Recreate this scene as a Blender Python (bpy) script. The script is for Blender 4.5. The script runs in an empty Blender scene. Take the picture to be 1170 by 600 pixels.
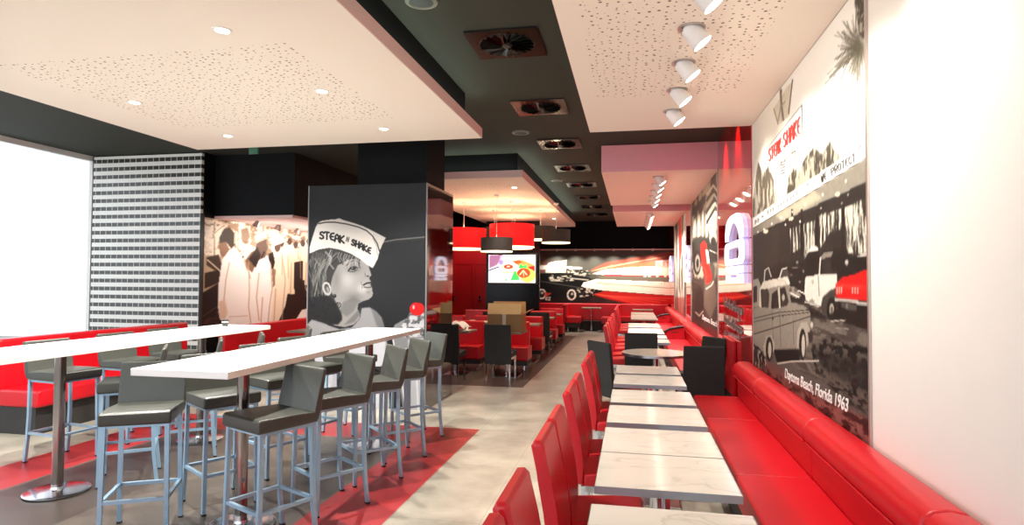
import bpy, bmesh, math, random
import numpy as np
from mathutils import Matrix, Vector
random.seed(7)
S = bpy.context.scene
COL = S.collection
R = math.radians
PI = math.pi
# ------------------------------------------------------------------ camera model
CF, CYAW, CPITCH, CROLL, CH = 696.55, .195473639, .028822484, .005722147, 1.62
cy, sy, cp, sp = math.cos(CYAW), math.sin(CYAW), math.cos(CPITCH), math.sin(CPITCH)
FW = Vector((-sy*cp, cy*cp, sp)); r0 = Vector((cy, sy, 0)); u0 = r0.cross(FW)
RT = math.cos(CROLL)*r0 + math.sin(CROLL)*u0
UP = -math.sin(CROLL)*r0 + math.cos(CROLL)*u0
cam = bpy.data.cameras.new('camera'); camo = bpy.data.objects.new('camera', cam); COL.objects.link(camo)
cam.sensor_fit = 'HORIZONTAL'; cam.sensor_width = 36; cam.lens = CF/1170*36
cam.clip_start = .05; cam.clip_end = 200
m = Matrix((RT, UP, -FW)).transposed().to_4x4(); m.translation = (0, 0, CH)
camo.matrix_world = m
S.camera = camo
def at(px, py, X=None, Y=None, z=None):
    """point of the photograph -> place on a known plane of the room (used to lay out printed artwork)"""
    d = FW + RT*((px-585)/CF) - UP*((py-300)/CF)
    t = (z-CH)/d.z if z is not None else (X/d.x if X is not None else Y/d.y)
    p = d*t; p.z += CH
    return p

# ------------------------------------------------------------------ materials
def lin(c):
    return tuple((v/255/12.92 if v/255 <= .04045 else ((v/255+.055)/1.055)**2.4) for v in c)
MATS = {}
def mat(name, rgb, rough=.5, metal=0, coat=0, var=.0, vscale=8, bump=0, bscale=60, emit=None, estr=0, trans=0, spec=.5):
    m = bpy.data.materials.new(name); m.use_nodes = True
    nt = m.node_tree; b = nt.nodes['Principled BSDF']
    c = lin(rgb)+(1,)
    b.inputs['Base Color'].default_value = c
    b.inputs['Roughness'].default_value = rough
    b.inputs['Metallic'].default_value = metal
    b.inputs['Specular IOR Level'].default_value = spec
    if coat:
        b.inputs['Coat Weight'].default_value = coat; b.inputs['Coat Roughness'].default_value = .03
    if emit:
        b.inputs['Emission Color'].default_value = lin(emit)+(1,); b.inputs['Emission Strength'].default_value = estr
    tc = nt.nodes.new('ShaderNodeTexCoord')
    if var:
        n = nt.nodes.new('ShaderNodeTexNoise'); n.inputs['Scale'].default_value = vscale; n.inputs['Detail'].default_value = 5
        nt.links.new(tc.outputs['Object'], n.inputs['Vector'])
        mx = nt.nodes.new('ShaderNodeMix'); mx.data_type = 'RGBA'
        mx.inputs[6].default_value = tuple(v*(1-var) for v in c[:3])+(1,)
        mx.inputs[7].default_value = tuple(min(1, v*(1+var)) for v in c[:3])+(1,)
        nt.links.new(n.outputs['Fac'], mx.inputs[0]); nt.links.new(mx.outputs[2], b.inputs['Base Color'])
    if bump:
        n = nt.nodes.new('ShaderNodeTexNoise'); n.inputs['Scale'].default_value = bscale; n.inputs['Detail'].default_value = 4
        nt.links.new(tc.outputs['Object'], n.inputs['Vector'])
        bp = nt.nodes.new('ShaderNodeBump'); bp.inputs['Strength'].default_value = bump; bp.inputs['Distance'].default_value = .005
        nt.links.new(n.outputs['Fac'], bp.inputs['Height']); nt.links.new(bp.outputs[0], b.inputs['Normal'])
    MATS[name] = m
    return m
M_stool = mat('grey_leather', (60, 62, 56), .38, var=.12, vscale=5, bump=.15, bscale=90)
M_red = mat('red_leather', (196, 12, 28), .36, var=.08, vscale=3, bump=.12, bscale=80)
M_redchair = mat('red_chair_leather', (196, 14, 28), .33, var=.08, vscale=3, bump=.12, bscale=80)
M_black = mat('black_fabric', (34, 34, 34), .75, var=.2, vscale=40, bump=.2, bscale=300)
M_darkbase = mat('charcoal_plinth', (40, 38, 36), .6, var=.1)
M_steel = mat('painted_steel', (150, 182, 204), .34, metal=.3, var=.05)
M_chrome = mat('chrome', (205, 205, 208), .16, metal=1)
M_alu = mat('brushed_aluminium', (185, 188, 192), .28, metal=1, bump=.1, bscale=200)
M_white = mat('white_laminate', (244, 243, 240), .3, var=.02)
M_whiteedge = mat('white_edge_band', (226, 216, 208), .45, var=.02)
M_lamp = mat('white_metal', (235, 232, 228), .4)
M_pink = mat('pink_paint', (232, 200, 192), .7, var=.02)  # on panel edges this pink stands for bounced red light; elsewhere plain pink
M_rose = mat('rose_paint', (240, 176, 184), .7, var=.02)  # red light bounced off the seating, put into the panel edge colour
M_ceil = mat('dark_green_ceiling', (56, 58, 50), .8, var=.06, vscale=2, spec=.2)
M_blackwall = mat('black_wall_paint', (14, 14, 15), .6, var=.1, vscale=2, spec=.12)
M_gblack = mat('gloss_black', (20, 16, 18), .06, coat=1)
M_gred = mat('gloss_red_glass', (205, 14, 18), .06, coat=1, var=.06, vscale=1.5)
M_redwall = mat('deep_red_panel', (158, 14, 20), .35, var=.1, vscale=2)
M_card = mat('cardboard', (160, 126, 86), .85, var=.08, vscale=12)
M_cardin = mat('cardboard_inside', (232, 198, 138), .85, var=.06, vscale=12)  # flaps coloured as lit, the box body copy darkened as its shaded side
M_paper = mat('paper', (242, 234, 222), .7, var=.12, vscale=20)
M_tape = mat('packing_tape', (225, 215, 195), .2)
M_dish = mat('dark_plastic', (28, 28, 28), .5)
M_led = mat('lamp_glow', (255, 255, 255), .5, emit=(255, 240, 215), estr=22)
M_drumin = mat('lamp_diffuser', (255, 245, 225), .6, emit=(255, 226, 180), estr=2.2)
M_neon = mat('lit_sign_face', (255, 255, 255), .4, emit=(236, 234, 255), estr=1.25)
M_neonside = mat('lit_sign_side', (200, 200, 235), .3, emit=(190, 188, 230), estr=.35)
M_greymetal = mat('grey_letter_metal', (150, 140, 134), .35, metal=.6, var=.2, vscale=30)
M_dullsilver = mat('dull_trim', (120, 118, 118), .5, metal=.3)
M_postchrome = mat('post_chrome', (150, 138, 132), .13, metal=1)
M_silver = mat('silver_trim', (190, 178, 172), .35, metal=.8)
M_greytop = mat('grey_laminate', (128, 116, 104), .35, var=.1, vscale=10)
M_ventm = mat('vent_metal', (24, 22, 21), .2, metal=1)
M_ventdark = mat('vent_dark', (14, 13, 12), .5)
M_exit = mat('exit_green', (22, 70, 50), .5, emit=(60, 140, 110), estr=.08)
M_letter = mat('white_print', (240, 238, 232), .4)

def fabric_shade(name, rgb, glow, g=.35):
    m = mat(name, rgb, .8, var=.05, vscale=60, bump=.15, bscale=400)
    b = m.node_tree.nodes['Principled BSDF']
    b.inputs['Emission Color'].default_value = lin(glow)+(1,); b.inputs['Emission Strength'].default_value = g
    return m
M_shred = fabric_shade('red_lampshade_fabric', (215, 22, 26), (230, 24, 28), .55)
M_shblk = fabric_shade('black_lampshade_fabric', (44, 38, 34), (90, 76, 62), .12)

def marble():
    m = mat('white_marble', (222, 216, 204), .13, spec=.5); nt = m.node_tree; b = nt.nodes['Principled BSDF']
    tc = nt.nodes.new('ShaderNodeTexCoord'); mp = nt.nodes.new('ShaderNodeMapping')
    mp.inputs['Rotation'].default_value = (0, 0, .35); mp.inputs['Scale'].default_value = (1.0, 2.6, 1)
    geo = nt.nodes.new('ShaderNodeNewGeometry'); nt.links.new(geo.outputs['Position'], mp.inputs['Vector'])
    n = nt.nodes.new('ShaderNodeTexNoise'); n.inputs['Scale'].default_value = 2.2; n.inputs['Detail'].default_value = 9; n.inputs['Distortion'].default_value = .9
    nt.links.new(mp.outputs[0], n.inputs['Vector'])
    r = nt.nodes.new('ShaderNodeValToRGB'); e = r.color_ramp.elements
    e[0].position = .40; e[0].color = lin((236, 231, 220))+(1,); e[1].position = .62; e[1].color = lin((235, 230, 218))+(1,)
    k = e.new(.505); k.color = lin((214, 208, 196))+(1,); k = e.new(.485); k.color = lin((233, 228, 216))+(1,); k = e.new(.53); k.color = lin((230, 225, 213))+(1,)
    nt.links.new(n.outputs['Fac'], r.inputs[0]); nt.links.new(r.outputs[0], b.inputs['Base Color'])
    return m
M_marble = marble()

def tile(name, base, var, rough=.3, grout=.72, tx=1.24, ty=.62):
    m = mat(name, base, rough); nt = m.node_tree; b = nt.nodes['Principled BSDF']
    geo = nt.nodes.new('ShaderNodeNewGeometry')
    n1 = nt.nodes.new('ShaderNodeTexNoise'); n1.inputs['Scale'].default_value = 2.1; n1.inputs['Detail'].default_value = 8; n1.inputs['Roughness'].default_value = .62
    nt.links.new(geo.outputs['Position'], n1.inputs['Vector'])
    mp = nt.nodes.new('ShaderNodeMapping'); mp.inputs['Location'].default_value = (1.0, -3.98+.0, 0)
    nt.links.new(geo.outputs['Position'], mp.inputs['Vector'])
    br = nt.nodes.new('ShaderNodeTexBrick'); br.offset = 0; br.inputs['Scale'].default_value = 1
    br.inputs['Brick Width'].default_value = .62; br.inputs['Row Height'].default_value = 1.235
    br.inputs['Mortar Size'].default_value = .0035; br.inputs['Mortar Smooth'].default_value = .2
    c = lin(base)
    br.inputs['Color1'].default_value = tuple(v*1.05 for v in c)+(1,); br.inputs['Color2'].default_value = tuple(v*.93 for v in c)+(1,)
    br.inputs['Mortar'].default_value = tuple(v*grout for v in c)+(1,)
    nt.links.new(mp.outputs[0], br.inputs['Vector'])
    r = nt.nodes.new('ShaderNodeValToRGB'); e = r.color_ramp.elements
    e[0].position = .3; e[0].color = (1-var, 1-var, 1-var, 1); e[1].position = .7; e[1].color = (1+var*.4, 1+var*.4, 1+var*.4, 1)
    nt.links.new(n1.outputs['Fac'], r.inputs[0])
    mx = nt.nodes.new('ShaderNodeMix'); mx.data_type = 'RGBA'; mx.blend_type = 'MULTIPLY'; mx.inputs[0].default_value = 1
    nt.links.new(br.outputs['Color'], mx.inputs[6]); nt.links.new(r.outputs[0], mx.inputs[7])
    nt.links.new(mx.outputs[2], b.inputs['Base Color'])
    rr = nt.nodes.new('ShaderNodeMapRange'); rr.inputs[3].default_value = rough-.08; rr.inputs[4].default_value = rough+.12
    nt.links.new(n1.outputs['Fac'], rr.inputs[0]); nt.links.new(rr.outputs[0], b.inputs['Roughness'])
    return m
M_fbeige = tile('beige_concrete_tile', (172, 166, 151), .42)
M_fdark = tile('dark_slate_tile', (84, 76, 68), .25, .34)
M_fred = tile('red_tile', (160, 38, 40), .14, .34, 1.15)
M_pave = tile('outdoor_paving', (170, 168, 164), .15, .8)

def perforated(name, rgb, x0, x1, y0, y1):
    """plasterboard with randomly sized round holes inside one inset rectangle"""
    m = mat(name, rgb, .75, var=.015, vscale=1); nt = m.node_tree; b = nt.nodes['Principled BSDF']
    geo = nt.nodes.new('ShaderNodeNewGeometry')
    v = nt.nodes.new('ShaderNodeTexVoronoi'); v.voronoi_dimensions = '2D'; v.inputs['Scale'].default_value = 18; v.inputs['Randomness'].default_value = .75
    nt.links.new(geo.outputs['Position'], v.inputs['Vector'])
    sep = nt.nodes.new('ShaderNodeSeparateColor'); nt.links.new(v.outputs['Color'], sep.inputs[0])
    rad = nt.nodes.new('ShaderNodeMapRange'); rad.inputs[3].default_value = .05; rad.inputs[4].default_value = .19
    nt.links.new(sep.outputs[0], rad.inputs[0])
    lt = nt.nodes.new('ShaderNodeMath'); lt.operation = 'LESS_THAN'
    nt.links.new(v.outputs['Distance'], lt.inputs[0]); nt.links.new(rad.outputs[0], lt.inputs[1])
    xyz = nt.nodes.new('ShaderNodeSeparateXYZ'); nt.links.new(geo.outputs['Position'], xyz.inputs[0])
    last = lt.outputs[0]
    for ch, lo, hi in (('X', x0, x1), ('Y', y0, y1)):
        for op, val in (('GREATER_THAN', lo), ('LESS_THAN', hi)):
            a = nt.nodes.new('ShaderNodeMath'); a.operation = op; a.inputs[1].default_value = val
            nt.links.new(xyz.outputs[ch], a.inputs[0])
            mu = nt.nodes.new('ShaderNodeMath'); mu.operation = 'MULTIPLY'
            nt.links.new(last, mu.inputs[0]); nt.links.new(a.outputs[0], mu.inputs[1]); last = mu.outputs[0]
    mx = nt.nodes.new('ShaderNodeMix'); mx.data_type = 'RGBA'
    mx.inputs[6].default_value = lin(rgb)+(1,); mx.inputs[7].default_value = lin((130, 112, 98))+(1,)
    nt.links.new(last, mx.inputs[0]); nt.links.new(mx.outputs[2], b.inputs['Base Color'])
    return m
CREAM = (246, 238, 224)

def print_mat(name, rough=.35, emit=0, coat=0, spec=.25):
    m = bpy.data.materials.new(name); m.use_nodes = True; nt = m.node_tree; b = nt.nodes['Principled BSDF']
    a = nt.nodes.new('ShaderNodeAttribute'); a.attribute_name = 'ink'
    nt.links.new(a.outputs['Color'], b.inputs['Base Color']); b.inputs['Roughness'].default_value = rough; b.inputs['Specular IOR Level'].default_value = spec
    if coat: b.inputs['Coat Weight'].default_value = coat; b.inputs['Coat Roughness'].default_value = .08
    if emit:
        nt.links.new(a.outputs['Color'], b.inputs['Emission Color']); b.inputs['Emission Strength'].default_value = emit
        b.inputs['Base Color'].default_value = (0, 0, 0, 1)
    return m
M_print = print_mat('mural_print', .5)
M_screen = print_mat('television_picture', .3, emit=1.3)

# ------------------------------------------------------------------ mesh helpers
def bmn(): return bmesh.new()
def rbox(bm, lo, hi, r=0, seg=2, M=None):
    lo = Vector(lo); hi = Vector(hi); c = (lo+hi)/2; d = hi-lo
    mt = Matrix.Translation(c) @ Matrix.Diagonal((d.x, d.y, d.z, 1))
    if M is not None: mt = M @ mt
    vs = bmesh.ops.create_cube(bm, size=1, matrix=mt)['verts']
    if r:
        ed = list({e for v in vs for e in v.link_edges})
        bmesh.ops.bevel(bm, geom=ed, offset=r, segments=seg, affect='EDGES', profile=.5, clamp_overlap=True)
def frame_of(d, up=Vector((0, 0, 1))):
    d = d.normalized(); a = up if abs(d.dot(up)) < .95 else Vector((1, 0, 0))
    s = d.cross(a).normalized(); t = s.cross(d).normalized()
    return s, t
def tube(bm, pts, r, n=10, cap=True, square=False):
    pts = [Vector(p) for p in pts]; rings = []
    if square: n = 4
    for i, p in enumerate(pts):
        d = (pts[min(i+1, len(pts)-1)]-pts[max(i-1, 0)])
        s, t = frame_of(d)
        rr = r[i] if isinstance(r, (list, tuple)) else r
        ring = []
        for k in range(n):
            a = 2*PI*(k+(.5 if square else 0))/n
            q = rr*(1.414 if square else 1)
            ring.append(bm.verts.new(p + s*(math.cos(a)*q) + t*(math.sin(a)*q)))
        rings.append(ring)
    for a, b in zip(rings, rings[1:]):
        for k in range(n): bm.faces.new((a[k], a[(k+1) % n], b[(k+1) % n], b[k]))
    if cap:
        bm.faces.new(rings[0][::-1]); bm.faces.new(rings[-1])
def lathe(bm, prof, n=32, M=None, close=False):
    M = M or Matrix()
    rings = []
    for r, z in prof:
        if r < 1e-6: rings.append([bm.verts.new(M @ Vector((0, 0, z)))])
        else: rings.append([bm.verts.new(M @ Vector((r*math.cos(2*PI*k/n), r*math.sin(2*PI*k/n), z))) for k in range(n)])
    for a, b in zip(rings, rings[1:]):
        for k in range(n):
            if len(a) == 1 and len(b) == 1: continue
            if len(a) == 1: bm.faces.new((a[0], b[(k+1) % n], b[k]))
            elif len(b) == 1: bm.faces.new((a[k], a[(k+1) % n], b[0]))
            else: bm.faces.new((a[k], a[(k+1) % n], b[(k+1) % n], b[k]))
def prism(bm, pts, t0, t1, M=None, r=0, seg=2):
    """outline in (x,z), extruded along y from t0 to t1"""
    M = M or Matrix()
    a = [bm.verts.new(M @ Vector((x, t0, z))) for x, z in pts]
    b = [bm.verts.new(M @ Vector((x, t1, z))) for x, z in pts]
    n = len(pts)
    f1 = bm.faces.new(a[::-1]); f2 = bm.faces.new(b)
    for k in range(n): bm.faces.new((a[k], a[(k+1) % n], b[(k+1) % n], b[k]))
    if r:
        ed = list(set(f1.edges) | set(f2.edges))
        bmesh.ops.bevel(bm, geom=ed, offset=r, segments=seg, affect='EDGES', profile=.5, clamp_overlap=True)
def build(name, bm, m, parent=None, loc=None, smooth=True, ang=40):
    bmesh.ops.recalc_face_normals(bm, faces=bm.faces[:])
    me = bpy.data.meshes.new(name); bm.to_mesh(me); bm.free()
    for mm in (m if isinstance(m, (list, tuple)) else [m]): me.materials.append(mm)
    if smooth:
        me.polygons.foreach_set('use_smooth', [True]*len(me.polygons))
        try: me.set_sharp_from_angle(angle=R(ang))
        except Exception: pass
    o = bpy.data.objects.new(name, me); COL.objects.link(o)
    if smooth:
        w = o.modifiers.new('weighted_normals', 'WEIGHTED_NORMAL'); w.keep_sharp = True
    if parent: o.parent = parent
    if loc: o.location = loc
    return o
def tag(o, label, cat, group=None):
    o['label'] = label; o['category'] = cat
    if group: o['group'] = group
    return o
def thing(name, label, cat, loc=(0, 0, 0), rot=0, group=None):
    o = bpy.data.objects.new(name, None); COL.objects.link(o); o.empty_display_size = .1
    o.location = loc; o.rotation_euler = (0, 0, rot)
    return tag(o, label, cat, group)
def struct(o):
    o['kind'] = 'structure'; return o
def copy_tree(o, parent=None):
    c = o.copy(); COL.objects.link(c)
    if parent: c.parent = parent
    for ch in [x for x in bpy.data.objects if x.parent == o]: copy_tree(ch, c)
    return c
class Maker:
    """builds a thing once, then copies it with its parts"""
    def __init__(s, fn): s.fn = fn; s.proto = None
    def put(s, loc, rot, label, group=None):
        if s.proto is None: s.proto = s.fn(); o = s.proto
        else: o = copy_tree(s.proto)
        o.location = loc; o.rotation_euler = (0, 0, rot); o['label'] = label
        if group: o['group'] = group
        elif 'group' in o: del o['group']
        return o
def light(name, kind, loc, energy, color=(1, 1, 1), target=None, parent=None, **kw):
    l = bpy.data.lights.new(name, kind); l.energy = energy; l.color = color
    for k, v in kw.items(): setattr(l, k, v)
    o = bpy.data.objects.new(name, l); COL.objects.link(o); o.location = loc
    if parent: o.parent = parent
    if target is not None:
        o.rotation_euler = (Vector(target)-Vector(loc)).to_track_quat('-Z', 'Y').to_euler()
    return o

# ------------------------------------------------------------------ printed artwork
def noise2(shape_u, shape_v, U, V, su, sv, seed=0, oct=3):
    rng = np.random.RandomState(seed); out = 0; amp = 1; tot = 0
    for k in range(oct):
        g = rng.rand(64, 64); x = (U*su*2**k) % 63; y = (V*sv*2**k) % 63
        i = x.astype(int); j = y.astype(int); fx = x-i; fy = y-j
        fx = fx*fx*(3-2*fx); fy = fy*fy*(3-2*fy)
        out = out + amp*((g[i, j]*(1-fx)+g[i+1, j]*fx)*(1-fy)+(g[i, j+1]*(1-fx)+g[i+1, j+1]*fx)*fy); tot += amp; amp *= .55
    return out/tot
GLYPH = {
 'S': [[(1, .85), (.6, 1), (.15, .9), (.1, .65), (.8, .42), (.9, .15), (.4, 0), (0, .12)]],
 'T': [[(0, 1), (1, 1)], [(.5, 1), (.5, 0)]],
 'E': [[(.95, 1), (.3, .9), (.05, .5), (.3, .1), (.95, 0)], [(.05, .5), (.8, .5)]],
 'A': [[(0, 0), (.15, .8), (.5, 1), (.85, .8), (1, 0)], [(.08, .4), (.92, .4)]],
 'K': [[(.05, 1), (.05, 0)], [(.95, 1), (.05, .5), (1, 0)]],
 'H': [[(.05, 1), (.05, 0)], [(.95, 1), (.95, 0)], [(.05, .5), (.95, .5)]],
 'W': [[(0, 1), (.25, 0), (.5, .7), (.75, 0), (1, 1)]],
 'P': [[(.05, 0), (.05, 1), (.8, 1), (.95, .75), (.8, .5), (.05, .5)]],
 'R': [[(.05, 0), (.05, 1), (.8, 1), (.95, .75), (.8, .5), (.05, .5)], [(.5, .5), (1, 0)]],
 'O': [[(.5, 1), (.05, .8), (.05, .2), (.5, 0), (.95, .2), (.95, .8), (.5, 1)]],
 'C': [[(.95, .85), (.5, 1), (.05, .75), (.05, .25), (.5, 0), (.95, .15)]],
 'Y': [[(0, 1), (.5, .5), (1, 1)], [(.5, .5), (.5, 0)]],
 'N': [[(0, 0), (.1, 1), (.9, 0), (1, 1)]],
 'U': [[(.05, 1), (.05, .2), (.5, 0), (.95, .2), (.95, 1)]],
 'B': [[(.05, 0), (.05, 1), (.8, .95), (.8, .55), (.05, .5)], [(.8, .55), (.95, .25), (.8, 0), (.05, 0)]],
 'V': [[(0, 1), (.5, 0), (1, 1)]], 'I': [[(.5, 1), (.5, 0)]], '6': [[(.9, .95), (.3, .8), (.1, .3), (.5, 0), (.9, .25), (.5, .5), (.12, .35)]],
 '2': [[(.05, .8), (.5, 1), (.95, .75), (.05, 0), (1, 0)]],
}
class Canvas:
    def __init__(s, u0, u1, v0, v1, du, dv, X=None, Y=None):
        s.X, s.Y = X, Y
        s.u = np.linspace(u0, u1, max(2, int((u1-u0)/du))); s.v = np.linspace(v0, v1, max(2, int((v1-v0)/dv)))
        s.U, s.V = np.meshgrid(s.u, s.v)
        P = [np.full_like(s.U, X), s.U, s.V-CH] if X is not None else [s.U, np.full_like(s.U, Y), s.V-CH]
        dot = lambda a: P[0]*a[0]+P[1]*a[1]+P[2]*a[2]
        w = dot(FW); s.A = 585+CF*dot(RT)/w; s.B = 300-CF*dot(UP)/w
        s.c = np.zeros(s.U.shape+(3,))
    def n(s, su, sv, seed=0, oct=3): return noise2(0, 0, s.U+20, s.V+20, su, sv, seed, oct)
    def blur(s, m, k):
        for _ in range(int(k)):
            p = np.pad(m, 1, mode='edge'); m = (p[:-2, 1:-1]+p[2:, 1:-1]+p[1:-1, :-2]+p[1:-1, 2:]+2*m)/6
        return m
    def put(s, m, col, a=1.0):
        m = (m*a)[..., None]; col = np.array(col, float); s.c = s.c*(1-m)+col*m
    def fill(s, col): s.c[:] = col
    def inside(s, pts):
        m = np.zeros(s.A.shape, bool); n = len(pts)
        for i in range(n):
            x1, y1 = pts[i]; x2, y2 = pts[(i+1) % n]
            if y1 == y2: continue
            cnd = ((s.B > y1) != (s.B > y2)) & (s.A < (x2-x1)*(s.B-y1)/(y2-y1)+x1)
            m ^= cnd
        return m.astype(float)
    def poly(s, pts, col, a=1.0, b=1): s.put(s.blur(s.inside(pts), b), col, a)
    def ell(s, x, y, rx, ry, col, a=1.0, b=1, rot=0):
        c, t = math.cos(rot), math.sin(rot); dx, dy = s.A-x, s.B-y
        m = (((dx*c+dy*t)/rx)**2+((-dx*t+dy*c)/ry)**2 < 1).astype(float); s.put(s.blur(m, b), col, a)
    def glow(s, x, y, rx, ry, col, a=1.0):
        s.put(np.exp(-(((s.A-x)/rx)**2+((s.B-y)/ry)**2)), col, a)
    def line(s, pts, w, col, a=1.0):
        d = np.full(s.A.shape, 1e9)
        for (x1, y1), (x2, y2) in zip(pts, pts[1:]):
            L = (x2-x1)**2+(y2-y1)**2+1e-9
            t = np.clip(((s.A-x1)*(x2-x1)+(s.B-y1)*(y2-y1))/L, 0, 1)
            d = np.minimum(d, np.hypot(s.A-x1-t*(x2-x1), s.B-y1-t*(y2-y1)))
        s.put(np.clip((w/2+.35-d)/.7, 0, 1), col, a)
    def tex(s, pts, lo, hi, su, sv, thr=.5, sharp=8, seed=1, a=1.0, b=1):
        m = s.blur(s.inside(pts), b); k = np.clip((s.n(su*1.5, sv*1.5, seed, 5)-thr)*sharp+.5, 0, 1)[..., None]
        col = np.array(lo)*(1-k)+np.array(hi)*k; m = (m*a)[..., None]; s.c = s.c*(1-m)+col*m
    def text(s, txt, q, w, col, a=1.0, gap=.28):
        TL, TR, BR, BL = [np.array(p, float) for p in q]; n = len(txt)
        for i, ch in enumerate(txt):
            if ch not in GLYPH: continue
            for st in GLYPH[ch]:
                pts = []
                for x, y in st:
                    uu = (i+gap/2+x*(1-gap))/n; p = (TL*(1-uu)+TR*uu)*y+(BL*(1-uu)+BR*uu)*(1-y); pts.append(tuple(p))
                s.line(pts, w, col, a)
    def mesh(s, name, m, parent=None, curve=1.3):
        nu, nv = len(s.u), len(s.v); co = np.zeros((nv, nu, 3))
        if s.X is not None: co[..., 0] = s.X; co[..., 1] = s.U
        else: co[..., 0] = s.U; co[..., 1] = s.Y
        co[..., 2] = s.V
        idx = np.arange(nu*nv).reshape(nv, nu)
        f = np.stack([idx[:-1, :-1], idx[:-1, 1:], idx[1:, 1:], idx[1:, :-1]], -1).reshape(-1, 4)
        if s.X is not None and s.X > 0: f = f[:, ::-1]
        me = bpy.data.meshes.new(name); me.vertices.add(nu*nv); me.vertices.foreach_set('co', co.ravel())
        me.loops.add(f.size); me.loops.foreach_set('vertex_index', f.ravel().astype(np.int32))
        me.polygons.add(len(f)); me.polygons.foreach_set('loop_start', np.arange(0, f.size, 4, dtype=np.int32))
        me.update(calc_edges=True); me.validate()
        at_ = me.color_attributes.new('ink', 'FLOAT_COLOR', 'POINT')
        c = np.clip(s.c/255, 0, 1)**curve; c = np.where(c <= .04045, c/12.92, ((c+.055)/1.055)**2.4)
        rgba = np.ones((nu*nv, 4)); rgba[:, :3] = c.reshape(-1, 3); at_.data.foreach_set('color', rgba.ravel())
        me.materials.append(m)
        o = bpy.data.objects.new(name, me); COL.objects.link(o)
        if parent: o.parent = parent
        return o

# ================================================================== THE ROOM
CZ = 3.6          # dark ceiling
PZ = 3.2          # underside of the hanging ceiling panels
def slab(name, x0, x1, y0, y1, z0, z1, m, parent=None, kind=True):
    b = bmn(); rbox(b, (x0, y0, z0), (x1, y1, z1)); o = build(name, b, m, parent, smooth=False)
    if kind and not parent: struct(o)
    return o
# floor: one slab, three tile colours
b = bmn()
xs = [-12, -5.3, -4.72, -2.2, -1.625, 1.3]; ys = [-6, 2.0, 2.6, 5.86, 6.46, 9.09, 17.9, 20.7]
def zone(x, y):
    if x < -1.625 and 9.09 < y < 17.9: return 1
    if -5.3 < x < -1.625 and 2.0 < y < 6.46:
        return 1 if (-4.72 < x < -2.2 and 2.6 < y < 5.86) else 2
    return 0
for i in range(len(xs)-1):
    for j in range(len(ys)-1):
        f = b.faces.new([b.verts.new(p) for p in ((xs[i], ys[j], 0), (xs[i+1], ys[j], 0), (xs[i+1], ys[j+1], 0), (xs[i], ys[j+1], 0))])
        f.material_index = zone((xs[i]+xs[i+1])/2, (ys[j]+ys[j+1])/2)
bmesh.ops.remove_doubles(b, verts=b.verts[:], dist=.001)
ex = bmesh.ops.extrude_face_region(b, geom=b.faces[:])
bmesh.ops.translate(b, vec=(0, 0, -.1), verts=[v for v in ex['geom'] if isinstance(v, bmesh.types.BMVert)])
bmesh.ops.recalc_face_normals(b, faces=b.faces[:])
struct(build('floor', b, [M_fbeige, M_fdark, M_fred], smooth=False))
slab('ceiling', -8.7, 1.3, -3, 20.6, CZ, CZ+.12, M_ceil)
M_wallwhite = mat('white_wall_paint', (236, 230, 222), .6, var=.02)
slab('wall_right', 1.19, 1.31, -3, 20.6, 0, CZ, M_wallwhite)
slab('wall_back', -8.7, 1.31, 20.5, 20.62, 0, CZ, M_blackwall)
slab('wall_left', -6.72, -6.6, 8.54, 20.5, 0, CZ, M_blackwall)
o = slab('wall_front_left', -8.7, -6.6, 8.42, 8.54, 0, CZ, M_blackwall)
slab('wall_soffit', -6.6, -5.19, 8.66, 14.2, 2.62, CZ, M_blackwall)
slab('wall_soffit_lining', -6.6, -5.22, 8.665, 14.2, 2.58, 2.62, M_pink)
slab('wall_closing', -6.6, -4.5, 14.2, 14.32, 0, CZ, M_blackwall)
slab('wall_pillar', -3.56, -2.6, 7.46, 8.2, 2.83, CZ, M_blackwall)
# television wall
slab('wall_television', -3.88, -2.43, 16.0, 16.15, 0, CZ-.42, mat('satin_black', (14, 12, 14), .2, spec=.15))
slab('wall_television_head', -3.88, -2.43, 16.0, 16.15, CZ-.42, CZ, M_blackwall)
slab('wall_red', -6.6, -3.7, 17.5, 17.6, 0, 2.55, M_redwall)
slab('wall_red_head', -6.6, -3.7, 17.5, 17.6, 2.55, CZ, M_blackwall)
# two red doors in the red wall
for i, (x0, x1) in enumerate(((-5.35, -4.7), (-4.55, -3.9))):
    d = slab('door_%d' % (i+1), x0, x1, 17.45, 17.5, 0, 2.08, M_redwall)
    hb = bmn(); tube(hb, [(x1-.52, 17.45, 1.06), (x1-.52, 17.39, 1.06), (x1-.40, 17.39, 1.06)], .011, 8)
    rbox(hb, (x1-.545, 17.435, .98), (x1-.495, 17.45, 1.14)); build('door_handle', hb, M_chrome, d)
    fb = bmn(); 
    for q in (x0-.03, x1): rbox(fb, (q, 17.44, 0), (q+.03, 17.5, 2.11))
    rbox(fb, (x0, 17.44, 2.08), (x1, 17.5, 2.11)); build('door_frame', fb, M_redwall, d, smooth=False)
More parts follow.
